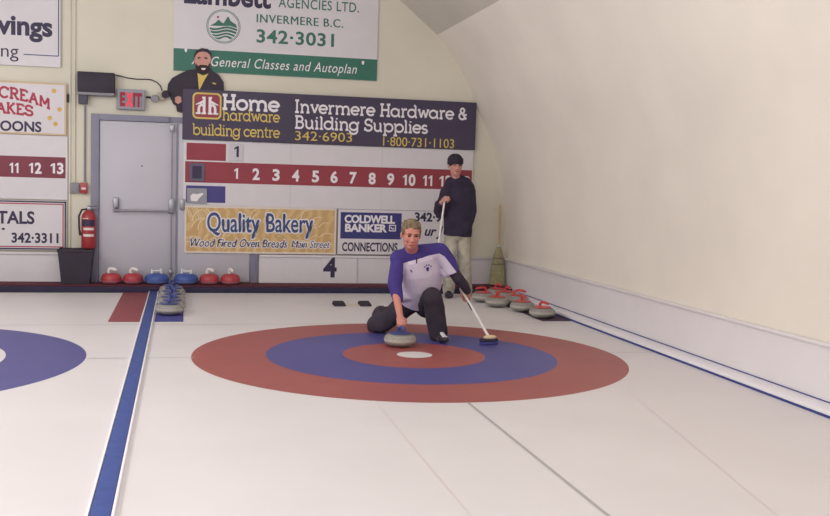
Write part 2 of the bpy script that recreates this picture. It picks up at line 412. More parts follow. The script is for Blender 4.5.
def disc(name, cx, r0, r1, z, material):
    bm = B(); n = 128
    o = [bm.verts.new((cx+r1*math.cos(2*PI*k/n), r1*math.sin(2*PI*k/n), z)) for k in range(n)]
    if r0:
        i = [bm.verts.new((cx+r0*math.cos(2*PI*k/n), r0*math.sin(2*PI*k/n), z)) for k in range(n)]
        for k in range(n): bm.faces.new((o[k], o[(k+1) % n], i[(k+1) % n], i[k]))
    else: bm.faces.new(o)
    return obj(name, bm, material, floor, smooth=False)
tag(disc('outer_ring', -.018, 0, 1.832, .0006, M_icered), 'red outer ring painted in the ice')
tag(disc('middle_ring', -.006, 0, 1.237, .0010, M_iceblue), 'blue middle ring painted in the ice')
tag(disc('inner_ring', .012, 0, .61, .0014, M_icered), 'red inner ring painted in the ice')
tag(disc('button', .018, 0, .152, .0018, M_ice), 'white button at the centre of the rings')
tag(disc('outer_ring', -4.5, 1.22, 1.83, .0008, M_iceblue2), 'blue outer ring of the neighbouring sheet')
disc('inner_ring', -4.5, .15, .61, .0008, M_icered); disc('button', -4.5, 0, .15, .0008, M_ice)
def line(name, x0, x1, y0, y1, material, z=.0014):
    bm = B(); v = [bm.verts.new(q) for q in ((x0, y0, z), (x1, y0, z), (x1, y1, z), (x0, y1, z))]; bm.faces.new(v)
    return obj(name, bm, material, floor, smooth=False)
line('tee_line', -2.21, -1.82, -.009, .009, M_line); line('tee_line', 1.82, 2.23, -.009, .009, M_line); line('tee_line', -2.66, -2.345, -.009, .009, M_line)
line('back_line', -2.21, 2.23, 1.82, 1.838, M_line); line('back_line', -6.9, -2.345, 1.82, 1.838, M_line)
M_cline = mat('ice_centre_line', (176, 172, 172), **ICE)
line('centre_line', -.041, -.021, YB, -1.83, M_cline)
line('red_guide_line', -.656, -.648, YB, -1.71, M_redline)
bm = B(); v = [bm.verts.new(q) for q in ((1.27, -1.5, .0014), (1.275, -1.5, .0014), (.5, -5.6, .0014), (.493, -5.6, .0014))]; bm.faces.new(v); obj('red_guide_line', bm, M_redline, floor, smooth=False)
# right side: white panel with a cap, low kick board with a blue edge
bm = B(); box(bm, (2.425, YB, .0), (2.449, WY-.003, .425)); br = tag(obj('baseboard_right', bm, M_panelw), 'white panel along the foot of the long cream wall', kind='structure')
bm = B(); box(bm, (2.395, YB, .425), (2.449, WY-.003, .452), .008); obj('cap_rail', bm, M_panelw, br)
for y in (.76, -4.12): obj('panel_joint', (lambda b: (box(b, (2.4235, y-.002, .06), (2.425, y+.002, .424)), b)[1])(B()), M_white, br)
bm = B(); box(bm, (2.25, YB, .016), (2.424, 4.5, .045), .004); k = tag(obj('trim_1', bm, M_kick), 'low white kick board on the ice beside the long wall', kind='structure')
bm = B(); box(bm, (2.246, YB, .0), (2.40, 4.5, .0158)); obj('blue_underside', bm, M_blueedge, k)
bm = B(); box(bm, (2.414, YB, .0452), (2.4245, 4.5, .051)); obj('blue_back_strip', bm, M_blueedge, k)
# back: walkway ledge, bumper, white lower boards
ledge = sbox('trim_2', (LX+.02, 4.605, .0), (RX-.03, WY-.002, .088), M_maroon, label='low maroon carpeted walkway at the foot of the end wall')
bm = B(); box(bm, (LX+.02, 4.53, .0), (RX-.03, 4.602, .072), .012)
tag(obj('foam_bumper', bm, M_navyfoam), 'long dark navy foam bumper across the end of the ice', 'bumper')
bm = B(); box(bm, (-.95, 4.955, .089), (2.40, 4.998, .43)); bb = tag(obj('baseboard_back', bm, M_white), 'white board low on the end wall below the bakery board', kind='structure')
bm = B(); box(bm, (-.95, 4.935, .43), (2.40, 4.998, .462), .006); obj('cap_rail', bm, M_white, bb)
bm = B(); box(bm, (LX+.1, 4.955, .089), (-3.36, 4.998, .43)); bb = tag(obj('baseboard_back', bm, M_white), 'white board low on the end wall behind the black bin', kind='structure')
bm = B(); box(bm, (LX+.1, 4.935, .43), (-3.36, 4.998, .462), .006); obj('cap_rail', bm, M_white, bb)
# doors
Y0 = 4.94
X0 = at(90.6, 200, Y0).x; X1 = at(98.8, 200, Y0).x; X2 = at(250, 270, Y0).x; X3 = at(258, 270, Y0).x; ZT = at(91, 113.4, Y0).z; ZH = at(130, 121, Y0).z
Xm = at(178, 200, Y0).x
d1 = sbox('door_1', (X1+.006, 4.965, .10), (Xm-.012, 4.996, ZH-.006), M_door, bev=.003, label='grey double door leaf with a panic bar')
d2 = sbox('door_2', (Xm-.006, 4.965, .10), (X2-.006, 4.996, ZH-.006), M_door, bev=.003, label='grey double door leaf mostly hidden behind the boards')
bm = B(); box(bm, (X0, 4.94, .089), (X1, 4.997, ZT), .004); box(bm, (X2, 4.962, .089), (X3, 4.997, ZH), .004); box(bm, (X1, 4.94, ZH), (-2.12, 4.997, ZT), .004); box(bm, (-2.12, 4.985, ZH), (X3, 4.997, ZT))
tag(obj('trim_3', bm, M_doorframe), 'blue grey steel frame around the double door', kind='structure')
bm = B(); box(bm, (Xm-.03, 4.95, .10), (Xm-.008, 4.9645, ZH-.01)); obj('astragal', bm, M_doorframe, d1)
a, b = at(116, 208.5, 4.9), at(171, 213, 4.9); zb = (a.z+b.z)/2; xr = at(171.5, 200, 4.93).x
bm = B(); tube(bm, [(a.x, 4.90, zb), (xr, 4.90, zb)], .014); tube(bm, [(a.x, 4.90, zb+.02), (a.x, 4.963, zb+.06)], .012); obj('panic_bar', bm, M_steel, d1)
bm = B(); box(bm, (a.x-.04, 4.915, zb-.02), (a.x+.03, 4.9645, zb+.16), .012); obj('bar_bracket', bm, M_steel, d1)
bm = B(); box(bm, (xr-.035, 4.91, zb-.03), (xr+.035, 4.9645, zb+.16), .01); obj('bar_latch', bm, M_steel, d1)
bm = B(); tube(bm, [(xr, 4.93, zb+.16), (xr, 4.93, ZH-.09)], .009); tube(bm, [(xr, 4.93, .16), (xr, 4.93, zb-.03)], .009); obj('latch_rod', bm, M_steel, d1)
bm = B(); box(bm, (xr-.03, 4.92, ZH-.12), (xr+.03, 4.9645, ZH-.02), .01); obj('top_latch', bm, M_steel, d1)
bm = B(); box(bm, (xr-.022, 4.92, .19), (xr+.022, 4.9645, .25), .008); obj('bottom_latch', bm, M_steel, d1)
xr2 = at(183, 215, 4.93).x
bm = B(); box(bm, (xr2-.04, 4.925, zb+.02), (xr2+.02, 4.9645, zb+.16), .01); obj('bar_latch', bm, M_steel, d2)
bm = B(); box(bm, (at(142, 166, 4.96).x-.012, 4.9638, at(142, 166, 4.96).z-.012), (at(142, 166, 4.96).x+.012, 4.965, at(142, 166, 4.96).z+.012)); obj('peephole', bm, M_grey, d1)
# wall board edge batten left of the door
# ------------------------------------------------------------------ signs
def sign(name, px, label, material, Yf=4.955, Yr=4.995, cat='sign', edge=None, ew=.02, tilt=None):
    X0, X1, Z0, Z1 = rect(px, Yf) if len(px) == 4 and not isinstance(px, list) else px
    r = thing(name, label, cat)
    bm = B(); box(bm, (X0, Yf, Z0), (X1, Yr, Z1), .002); obj('panel', bm, material, r, smooth=False)
    if edge:
        bm = B(); y = Yf-.003
        for q in ((X0, X1, Z1-ew, Z1), (X0, X1, Z0, Z0+ew), (X0, X0+ew, Z0+ew, Z1-ew), (X1-ew, X1, Z0+ew, Z1-ew)): box(bm, (q[0], y, q[2]), (q[1], Yf-.0005, q[3]))
        obj('border', bm, edge, r, smooth=False)
    return r, (X0, X1, Z0, Z1)
def done(root):
    ks = [c for c in root.children if c.name.startswith('panel')]
    bb = [ks[0].matrix_world @ V(c) for c in ks[0].bound_box]
    p = V((sum(b.x for b in bb)/8, max(b.y for b in bb), min(b.z for b in bb)))
    rebase(root, p)
dY = .0015
# insurance agency board, runs out of the top of the picture
Yf = 4.975
r, _ = sign('agency_sign', [-2.075, .56, 2.80, 3.98], 'white board with green lower band and green mountain emblem, high above the charcoal board', M_white, Yf, 4.997)
bm = B(); flat(bm, -2.075, .56, 2.80, at(174, 48, Yf).z, Yf-.0007); obj('green_band', bm, M_signgreen, r, smooth=False)
bm = B(); y = Yf-dY
T(bm, 'AGENCIES LTD.', 278.5, 7.0, 359, 9.5, y, .008, spacing=1.08); T(bm, 'INVERMERE B.C.', 256.5, 22.2, 343, 8.2, y, 0, spacing=1.1); T(bm, 'INVERMERE B.C.', 256.9, 22.2, 343.4, 8.2, y-.0015, 0, spacing=1.1); T(bm, '342·3031', 256.5, 42, 334, 12.5, y, .022, spacing=1.05)
c = at(223.5, 26.5, y); R = .215
lines('green_lettering', bm, M_txtgreen, r); bm = B()
# emblem: ring, mountains and waves
for ra, rb in ((R, R-.008), (R-.016, R-.023)):
    o_, i_ = circ(c.x, c.z, ra, 40), circ(c.x, c.z, rb, 40)
    for k in range(40): poly(bm, [o_[k], o_[(k+1) % 40], i_[(k+1) % 40], i_[k]], y)
ri = R-.04
poly(bm, [(c.x-ri*.97, c.z+.0), (c.x-.10, c.z+.045), (c.x-.065, c.z+.085), (c.x-.03, c.z+.055), (c.x, c.z+.04), (c.x+.045, c.z+.12), (c.x+.06, c.z+.13), (c.x+.09, c.z+.075), (c.x+ri*.9, c.z+.035), (c.x+ri*.98, c.z-.01), (c.x+.08, c.z+.012), (c.x-.05, c.z+.004)], y)
def wave(z0, z1):
    n = 16; t, b_ = [], []
    for k in range(n+1):
        u = -1+2*k/n; zt = z0+.016*math.sin(u*3.2+.6); zb_ = z1+.016*math.sin(u*3.2+.6)
        hw = lambda z: math.sqrt(max(ri*ri-z*z, 1e-4))
        t.append((c.x+u*hw(z0), c.z+zt)); b_.append((c.x+u*hw(z1), c.z+zb_))
    poly(bm, t+list(reversed(b_)), y)
for z0, z1 in ((-.012, -.038), (-.050, -.078), (-.092, -.115), (-.128, -.15)): wave(z0, z1)
obj('mountain_logo', bm, M_txtgreen, r, smooth=False)
bm = B(); poly(bm, circ(at(218, 17, y).x, at(218, 17, y).z, .015, 12), y); obj('emblem_sun', bm, M_txtcrim, r, smooth=False)
bm = B(); T(bm, 'General Classes and Autoplan', 211, 66, 357, 9.6, y, .0, .28, 1.08); T(bm, 'All', 191.5, 64, 208, 9.6, y, .0, .28)
T(bm, "'", 184.5, 58, 187, 9, y, .01); T(bm, "'", 361.5, 70.5, 364, 9, y, .01); lines('white_lettering', bm, M_txtwhite, r)
bm = B(); T(bm, 'Lambett', 184, 2.2, 271, 22, y, .03); lines('dark_lettering', bm, M_txtdark, r)
done(r)
# hardware board
Yf = 4.935
r, (X0, X1, Z0, Z1) = sign('hardware_sign', [-1.955, 1.945, 1.932, 2.575], 'long charcoal board with white and yellow slab lettering and a red square emblem', M_signdark, Yf, 4.952)
y = Yf-dY
bm = B(); S(bm, 'Home', 222.5, 110, 280, 16.5, y, .17); S(bm, 'Invermere Hardware &', 295, 113.0, 467, 13.8, y, .15, track=.05); S(bm, 'Building Supplies', 295, 128.8, 428, 13.8, y, .15, track=.05)
lines('white_lettering', bm, M_txtwhite, r)
bm = B(); S(bm, 'hardware', 222.5, 120.5, 280, 12, y, .125, track=.03); S(bm, 'building centre', 192.5, 135, 280, 12, y, .125, track=.02)
T(bm, '342·6903', 295, 140.0, 352, 9.0, y, .0); T(bm, '1·800·731·1103', 383, 145.6, 454, 9.0, y, .0); lines('yellow_lettering', bm, M_txtyel, r)
def rrect(X0, X1, Z0, Z1, rd, n=6):
    P = []
    for cx, cz, a in ((X1-rd, Z1-rd, 0), (X0+rd, Z1-rd, 90), (X0+rd, Z0+rd, 180), (X1-rd, Z0+rd, 270)):
        P += [(cx+rd*math.cos(math.radians(a+90*k/n)), cz+rd*math.sin(math.radians(a+90*k/n))) for k in range(n+1)]
    return P
q = rect((192.5, 92, 221.5, 118.5), y)
bm = B(); poly(bm, rrect(q[0], q[1], q[2], q[3], .06), y); obj('emblem_border', bm, M_txtyel, r, smooth=False)
e = .022
bm = B(); poly(bm, rrect(q[0]+e, q[1]-e, q[2]+e, q[3]-e, .045), y-.001); obj('emblem_field', bm, M_signred, r, smooth=False)
bm = B(); cx = (q[0]+q[1])/2; w = .034; yy = y-.003; z0 = q[2]+.06; z1 = q[3]-.052
for s_ in (-1, 1):
    X = lambda u: cx+s_*u
    stroke(bm, [(X(.036), z0), (X(.036), z1)], w, yy); stroke(bm, [(X(.036), z1-.012), (X(.062), z1-.012)], .024, yy)
    poly(bm, [(X(.05), z1-.045), (X(.142), z1-.098), (X(.142), z1-.108), (X(.05), z1-.082)], yy-.0011)
    stroke(bm, [(X(.036), z0+.095), (X(.062), z0+.125), (X(.088), z0+.115), (X(.103), z0+.08), (X(.103), z0)], w*.95, yy)
    stroke(bm, [(X(.08), z0+.011), (X(.142), z0+.011)], .022, yy); stroke(bm, [(X(.012), z0+.011), (X(.07), z0+.011)], .022, yy)
obj('emblem_figure', bm, M_txtwhite, r, smooth=False)
done(r)
# curling scoreboard
Yf = 4.96
r, (X0, X1, Z0, Z1) = sign('scoreboard_sign', [-1.935, 1.93, 1.085, 1.928], 'white scoreboard with red number strip under the charcoal board', M_white, Yf, 4.997, 'scoreboard')
y = Yf-dY; zs0, zs1 = 1.385, 1.655
bm = B(); flat(bm, -1.915, 1.92, zs0, zs1, y+.001); obj('number_strip', bm, M_signred, r, smooth=False)
bm = B(); zb = at(236, 180, y).z
for i, xp in enumerate((236, 256, 276, 295.6, 315.4, 334, 353, 372, 390.5, 409, 427.5, 445.5, 463.5)):
    c = at(xp, 180+(xp-236)*.036, y); hw = 3.6 if i < 9 else 6.3; hw = 2.0 if i == 0 else 4.6 if i == 10 else hw
    N(bm, str(i+1), xp-hw, 178.7+(xp-236)*.037, xp+hw, 10.6, y-.001, .035)
lines('numeral', bm, M_txtwhite, r)
bm = B(); q = rect((186.5, 142, 226, 159), y); flat(bm, q[0], q[1], 1.672, 1.892, y+.001); obj('red_team_patch', bm, M_signred, r, smooth=False)
bm = B(); flat(bm, q[0], q[1], 1.128, 1.345, y+.001); obj('blue_team_patch', bm, M_signblue, r, smooth=False)
bm = B()
for xp in (290, 381): flat(bm, at(xp, 200, y).x-.003, at(xp, 200, y).x+.003, 1.09, zs0, y+.001); flat(bm, at(xp, 200, y).x-.003, at(xp, 200, y).x+.003, zs1, 1.927, y+.001)
obj('board_joint', bm, M_line, r, smooth=False)
done(r)
def card(name, px, label, material, Yf, Yr, txt=None, fig=None, cat='number card', group=None, figm=None):
    r, q = sign(name, px, label, material, Yf, Yr, cat)
    if group: r['group'] = group
    bm = B()
    if txt: N(bm, *txt[0], Yf-.002, txt[1]['bold'])
    if fig: fig(bm, q, Yf-.002)
    if txt: lines('numeral', bm, txt[2], r)
    elif fig: obj('painted_shape', bm, figm or M_txtdark, r, smooth=False)
    done(r); return r
card('number_sign', (229, 144, 243, 160.5), 'pale grey card with a dark numeral 1 hung above the red number strip', mat('pale_grey_card', (206, 202, 210), .5, .03, 5), 4.945, 4.954, (('1', 234.0, 157, 238.8, 11), dict(bold=.03), M_txtdark))
def ringfig(bm, q, y):
    flat(bm, q[0]+.035, q[1]-.035, q[2]+.035, q[3]-.035, y)
card('marker_sign', (189.5, 163, 204.5, 181), 'small dark square marker with a grey rim on the red number strip', mat('marker_rim', (104, 96, 118), .5, .05, 6), 4.945, 4.954, None, ringfig, 'marker')
def handfig(bm, q, y):
    X0, X1, Z0, Z1 = q; W = X1-X0; H = Z1-Z0
    poly(bm, [(X0+.2*W, Z0+.18*H), (X0+.5*W, Z0+.15*H), (X0+.62*W, Z0+.38*H), (X0+.82*W, Z0+.62*H), (X0+.78*W, Z0+.72*H), (X0+.5*W, Z0+.62*H), (X0+.3*W, Z0+.66*H), (X0+.16*W, Z0+.5*H)], y)
rr = card('team_sign', (187, 188, 207, 203.5), 'small grey card with a white shape hung over the blue patch of the scoreboard', mat('card_grey', (152, 152, 162), .5, .05, 5), 4.94, 4.952, None, handfig, 'card', None, M_txtwhite)
# bakery board
Yf = 4.945
r, (X0, X1, Z0, Z1) = sign('bakery_sign', [-1.915, .058, .475, 1.085], 'tan bakery board with blue lettering and wheat pattern beside the door', M_bakery, Yf, 4.957, edge=mat('board_white_edge', (226, 214, 204), .5, .02, 4), ew=.022)
y = Yf-dY
bm = B()
for k in range(46):                                # wheat ears and grain streaks printed on the board
    cx = X0+.06+random.random()*(X1-X0-.14); cz = Z0+.05+random.random()*(Z1-Z0-.12); a = random.uniform(-.5, 1.2); L = random.uniform(.07, .2); w = random.uniform(.006, .014)
    P = [(cx+L*(t-.5)*math.cos(a)-.05*L*math.sin(3*t)*math.sin(a)*4, cz+L*(t-.5)*math.sin(a)+.05*L*math.sin(3*t)*4*math.cos(a)) for t in (0, .33, .66, 1)]
    P = [(min(max(x, X0+.03), X1-.03), min(max(z, Z0+.03), Z1-.03)) for x, z in P]
    stroke(bm, P, w, y+.0009)
for k in range(9): stroke(bm, [(X0+.03+k*.03, Z1-.03-.02*(k % 2)), (X0+.08+k*.035, Z1-.2+.01*k)], .008, y+.0009)
obj('wheat_pattern', bm, M_wheat, r, smooth=False)
bm = B(); y1 = y-.0011; TO(bm, 'Quality', 207, 231.4, 259.5, 18.8, y, 1.5); TO(bm, 'Bakery', 266.3, 231.8, 313, 18.3, y, 1.5); TO(bm, 'Wood Fired Oven Breads', 190.5, 246.4, 287.5, 8, y, .9, .3); TO(bm, 'Main Street', 291.5, 247.6, 330, 7.2, y, .9, .3)
lines('white_outline', bm, M_txtwhite, r)
bm = B(); T(bm, 'Quality', 207, 231.4, 259.5, 18.8, y1, .014); T(bm, 'Bakery', 266.3, 231.8, 313, 18.3, y1, .014); lines('blue_lettering', bm, M_txtblue, r)
bm = B(); T(bm, 'Wood Fired Oven Breads', 190.5, 246.4, 287.5, 8, y1, .006, .3); T(bm, 'Main Street', 291.5, 247.6, 330, 7.2, y1, 0, .3); lines('dark_lettering', bm, M_txtdark, r)
done(r)
# realtor board
Yf = 4.945
r, (X0, X1, Z0, Z1) = sign('realtor_sign', [.075, 1.90, .478, 1.088], 'white board with a navy block, behind the crouching curler', M_white, Yf, 4.957, edge=mat('thin_grey_edge', (150, 146, 156), .5, .02, 4), ew=.007)
y = Yf-dY
bm = B(); q = rect((340.5, 212, 401.5, 238.5), y); flat(bm, q[0], q[1], q[2], q[3], y+.001); obj('navy_block', bm, mat('navy_block', (62, 62, 122), .5, .04, 4), r, smooth=False)
bm = B(); T(bm, 'COLDWELL', 344.5, 222.4, 395, 7.2, y, .045, spacing=.96); T(bm, 'BANKER', 345, 231.3, 387, 7.2, y, .045, spacing=.98)
lines('white_lettering', bm, M_txtwhite, r); bm = B()
q = rect((389, 224.8, 396, 231.3), y); e = .013
for z in ((q[0], q[1], q[3]-e, q[3]), (q[0], q[1], q[2], q[2]+e), (q[0], q[0]+e, q[2]+e, q[3]-e), (q[1]-e, q[1], q[2]+e, q[3]-e)): flat(bm, *z, y)
stroke(bm, [(q[0]+.022, (q[2]+q[3])/2+.012), (q[0]+.05, q[2]+.03), (q[1]-.022, (q[2]+q[3])/2-.005)], .014, y)
obj('square_logo', bm, M_txtwhite, r, smooth=False)
bm = B(); T(bm, 'CONNECTIONS', 342, 250.8, 397.5, 8.3, y, .028, spacing=1.0); T(bm, '342·9', 414.5, 221, 441.5, 8.2, y, .035); T(bm, 'ur J', 424.5, 235.5, 443, 9.0, y, .03, .3)
lines('dark_lettering', bm, M_txtdark, r)
done(r)
# sheet number
card('sheet_number_sign', [-.12, .35, .09, .425], 'white board with a big dark numeral 4 standing on the walkway', M_white, 4.93, 4.95, (('4', 323, 276.5, 336.5, 18), dict(bold=.035), M_txtdark))
# boards left of the door
Yf = 4.95
r, q = sign('savings_sign', [-4.9, -3.435, 2.76, 4.0], 'white board with dark word ending in vings, thin blue border line', M_white, Yf, 4.975); y = Yf-dY
bm = B(); T(bm, 'vings', -3.5, 33, 52.5, 18.5, y, .035); T(bm, 'ng', 1.0, 56.5, 18.5, 13, y, .0); lines('dark_lettering', bm, M_txtdark, r)
bm = B(); a, b = at(23.5, 54.8, y), at(58.5, 56.2, y); stroke(bm, [(a.x, b.z), (b.x, b.z), (b.x, 3.96)], .012, y); obj('border_line', bm, M_txtblue, r, smooth=False); done(r)
r, q = sign('candy_sign', [-4.9, -3.365, 1.922, 2.568], 'white board with crimson arched lettering and gold dots, tan edge', M_white, Yf, 4.975, edge=M_tanedge, ew=.022); y = Yf-dY
bm = B(); S(bm, 'CREAM', -1.5, 98.0, 50, 12.5, y, .19, .12, track=.03); S(bm, 'AKES', -4, 113.2, 33.5, 12, y, .19, .03, track=.03); lines('crimson_lettering', bm, M_txtcrim, r)
bm = B(); T(bm, 'OONS', 0, 130.3, 41.5, 9.6, y, .03); lines('dark_lettering', bm, M_txtdark, r)
for xp, yp in ((54, 91), (59.5, 109.5), (49.8, 118), (55.5, 124)):
    p = at(xp, yp, y); bm = B(); poly(bm, circ(p.x, p.z, .028, 14), y); obj('gold_dot', bm, M_gold, r, smooth=False)
done(r)
r, q = sign('scoreboard_sign', [-4.9, -3.35, 1.12, 1.918], 'grey white scoreboard ending at the numeral 13, beyond the door from the other', M_white, 4.97, 4.997, 'scoreboard'); y = 4.97-dY
bm = B(); flat(bm, -4.9, -3.375, at(60, 178.3, y).z, at(60, 157.3, y).z, y+.001); obj('number_strip', bm, M_signmar, r, smooth=False)
bm = B()
for s, a, b in (('11', 9.5, 18.5), ('12', 29, 41.5), ('13', 50.5, 63.5)): N(bm, s, a, 172.8+(a-9)*.012, b, 10.2, y-.001, .035)
lines('numeral', bm, M_txtwhite, r); done(r)
r, q = sign('rental_sign', [-4.9, -3.36, .487, 1.105], 'white board with red and dark border lines and a phone number, above the bin', M_white, Yf, 4.975); y = Yf-dY
def frame2(bm, q, e, w, y):
    X0, X1, Z0, Z1 = q[0]-1, q[1]-e, q[2]+e, q[3]-e
    flat(bm, X0, X1, Z1-w, Z1, y); flat(bm, X0, X1, Z0, Z0+w, y); flat(bm, X1-w, X1, Z0, Z1, y)
qq = [-3.9, -3.36, .487, 1.105]
bm = B(); frame2(bm, qq, .006, .018, y+.0005); obj('dark_border', bm, M_txtdark, r, smooth=False)
bm = B(); frame2(bm, qq, .034, .014, y+.0005); obj('red_border', bm, M_txtcrim, r, smooth=False)
bm = B(); T(bm, 'TALS', -3, 223, 34.5, 11.8, y, .03); T(bm, '342·3311', 11.5, 242.2, 58.5, 9.2, y, .03); T(bm, '·', 1.5, 233.5, 5, 9.2, y, .02); lines('dark_lettering', bm, M_txtdark, r); done(r)
# cut-out man above the hardware board
Yc = 4.962
def pp(L, Y=Yc): return [(at(x, y_, Y).x, at(x, y_, Y).z) for x, y_ in L]
r = thing('cutout_figure_sign', 'flat cut-out of a bearded man in a dark jacket behind the charcoal board', 'cut-out figure')
out = [(167, 92), (168, 84), (172, 78), (180, 73.5), (188, 70), (196, 69), (194, 62), (193.8, 55), (196.5, 50), (202, 48), (208, 49), (211.5, 53), (211.6, 60), (209.8, 67), (213, 71), (219, 75), (223.5, 82), (224.5, 96), (224, 112), (182, 113), (177, 111.5), (176, 106), (173, 104), (171, 99)]
bm = B(); poly(bm, pp(out), Yc, Yc+.008); bmesh.ops.triangulate(bm, faces=[f for f in bm.faces if len(f.verts) > 4]); obj('panel', bm, M_black, r, smooth=False)
y = Yc-.002
bm = B(); poly(bm, pp([(194.6, 58), (196.2, 54.5), (199, 52.2), (203, 51.6), (207, 52.3), (209.8, 54.8), (211, 58.5), (210.6, 63), (208.5, 66), (204, 70), (199.5, 69), (195.6, 65), (194.3, 61)]), y); poly(bm, pp([(175, 97.5), (178, 96), (181, 97), (181.5, 102), (178, 104), (175, 102)]), y); obj('painted_skin', bm, M_skinpale, r, smooth=False)
bm = B(); poly(bm, pp([(195.8, 62.5), (198, 66), (200.5, 64.8), (205.5, 65), (208, 66), (209.9, 62), (209.6, 69), (206, 74), (201, 74), (197, 70)]), y-.001); stroke(bm, pp([(197.5, 58.2), (200.5, 57.6)]), .018, y-.001); stroke(bm, pp([(204.5, 57.8), (207.5, 58.4)]), .018, y-.001); obj('painted_beard', bm, mat('dark_beard', (62, 46, 50), .8, .06, 20), r, smooth=False)
bm = B(); poly(bm, pp([(201, 68.0), (206, 68.2), (204.5, 70), (202, 69.8)]), y-.002); obj('painted_smile', bm, M_txtwhite, r, smooth=False)
bm = B(); poly(bm, pp([(197.5, 73), (203, 75.5), (208.5, 73.5), (204.5, 80), (200.5, 88), (199.0, 90)]), y-.001); stroke(bm, pp([(212.5, 83), (216, 84)]), .018, y-.001); obj('painted_shirt', bm, M_txtyel, r, smooth=False)
done(r)
# ------------------------------------------------------------------ fittings beside the door
Yf = 4.90
q = rect((116.5, 88.5, 145, 109), Yf)
r = thing('exit_sign', 'lit grey EXIT sign with red letters above the door', 'exit sign')
bm = B(); box(bm, (q[0], Yf, q[2]), (q[1], 4.997, q[3]), .01); obj('panel', bm, mat('exit_housing', (150, 150, 164), .5, .04, 5), r)
bm = B(); box(bm, (q[0]+.035, Yf-.004, q[2]+.04), (q[1]-.035, Yf-.0005, q[3]-.04)); obj('face_plate', bm, mat('exit_face', (138, 130, 146), .5, .05, 5), r)
bm = B(); T(bm, 'E', 120, 105.3, 125.2, 12.5, Yf-.006, .05); T(bm, 'IT', 133, 106.2, 142, 12.5, Yf-.006, .05); lines('letters', bm, M_exit, r)
bm = B(); T(bm, 'X', 126.2, 105.7, 132.3, 12.5, Yf-.006, .05); lines('lit_letter', bm, M_exithot, r)
done(r)
Yf = 4.84
q = rect((77.2, 71, 114.5, 91.5), Yf)
r = thing('battery_box_mount', 'black rectangular box mounted high on the wall by the exit sign', 'wall box')
bm = B(); box(bm, (q[0], Yf, q[2]), (q[1], 4.997, q[3]), .008); obj('panel', bm, M_black, r)
bm = B(); box(bm, (q[0], Yf-.02, q[2]-.035), (q[1], 4.99, q[2]-.002), .004); obj('shelf_flange', bm, M_grey, r)
p = at(83, 98.5, 4.9)
bm = B(); box(bm, (p.x-.055, 4.86, p.z-.07), (p.x+.055, 4.95, p.z+.05), .015); obj('hanging_unit', bm, mat('dark_grey_unit', (88, 84, 100), .6, .05, 6), r)
done(r)
def conduit(name, pts, rad, label, material=M_grey, cat='pipe'):
    bm = B(); tube(bm, pts, rad, 8); return tag(obj(name, bm, material), label, cat)
a, b = at(85, 106, 4.975), at(84.5, 182, 4.975)
conduit('conduit_rail', [(a.x, 4.975, a.z), (a.x, 4.975, b.z)], .012, 'thin grey conduit running down from the black box to the alarm box')
a, b = at(73.2, 0, 4.98), at(74.5, 183, 4.98)
conduit('conduit_rail', [(b.x, 4.98, a.z+.5), (b.x, 4.98, b.z)], .011, 'thin pale conduit running the full height of the wall past the savings board', M_cream)
a = at(69.8, 100, 4.985)
bm = B(); box(bm, (a.x-.012, 4.978, .47), (a.x+.012, 4.997, 4.2), .003); tag(obj('trim_4', bm, M_cream), 'thin vertical batten on the end wall', kind='structure')
p = at(66.5, 98, 4.96); bm = B(); box(bm, (p.x-.005, 4.95, p.z-.05), (p.x+.03, 4.977, p.z+.05), .006); tag(obj('wall_bracket_mount', bm, M_black), 'tiny black bracket beside the edge of the crimson lettered board', 'bracket')
q = rect((70, 182.5, 79, 193), 4.95); bm = B(); box(bm, (q[0], 4.95, q[2]), (q[1], 4.972, q[3]), .006); tag(obj('switch_box', bm, M_grey), 'small grey electrical box on the wall above the extinguisher', 'electrical box')
q = rect((79.8, 182.5, 87.5, 193.5), 4.93); bm = B(); box(bm, (q[0], 4.93, q[2]), (q[1], 4.96, q[3]), .006); rr = tag(obj('fire_alarm_switch', bm, M_extred), 'small red alarm box on the wall above the extinguisher', 'fire alarm')
bm = B(); box(bm, (q[0]+.02, 4.924, q[2]+.05), (q[1]-.02, 4.9295, q[2]+.075)); obj('pull_bar', bm, M_label, rr)
# lamp heads and cable at the corner of the cut-out man
p = at(161, 96, 4.9)
r = thing('emergency_lamp_mount', 'small pale twin lamp on the wall between the exit sign and the cut-out man', 'emergency lamp')
bm = B(); box(bm, (p.x-.05, 4.93, p.z-.05), (p.x+.05, 4.995, p.z+.05), .01); obj('panel', bm, mat('lamp_base', (188, 178, 160), .5, .04, 6), r)
for s in (-1, 1):
    bm = B(); c = V((p.x+s*.065-.01, 4.89, p.z-.005+.03*s)); tube(bm, [c+V((0, .05, 0)), c+V((0, .02, 0)), c+V((0, -.03, -.005))], [.025, .05, .045], 14); obj('lamp_head', bm, M_grey if s < 0 else M_black, r)
done(r)
a = at(146, 97, 4.96); bm = B(); tube(bm, [(a.x, 4.97, a.z), (p.x-.055, 4.97, a.z-.005)], .013, 8); tag(obj('conduit_rail', bm, M_black), 'short dark conduit from the exit sign to the twin lamp', 'pipe')
bm = B(); P = [at(x, y_, 4.975) for x, y_ in ((115.5, 75), (120, 76), (128, 78), (137, 79.2), (146, 79.2), (152, 80), (157, 82.5), (160.5, 86), (162, 91))]; tube(bm, P, .007, 8); tag(obj('power_cord', bm, M_black), 'thin dark cord arching from the black box to the twin lamp', 'cord')
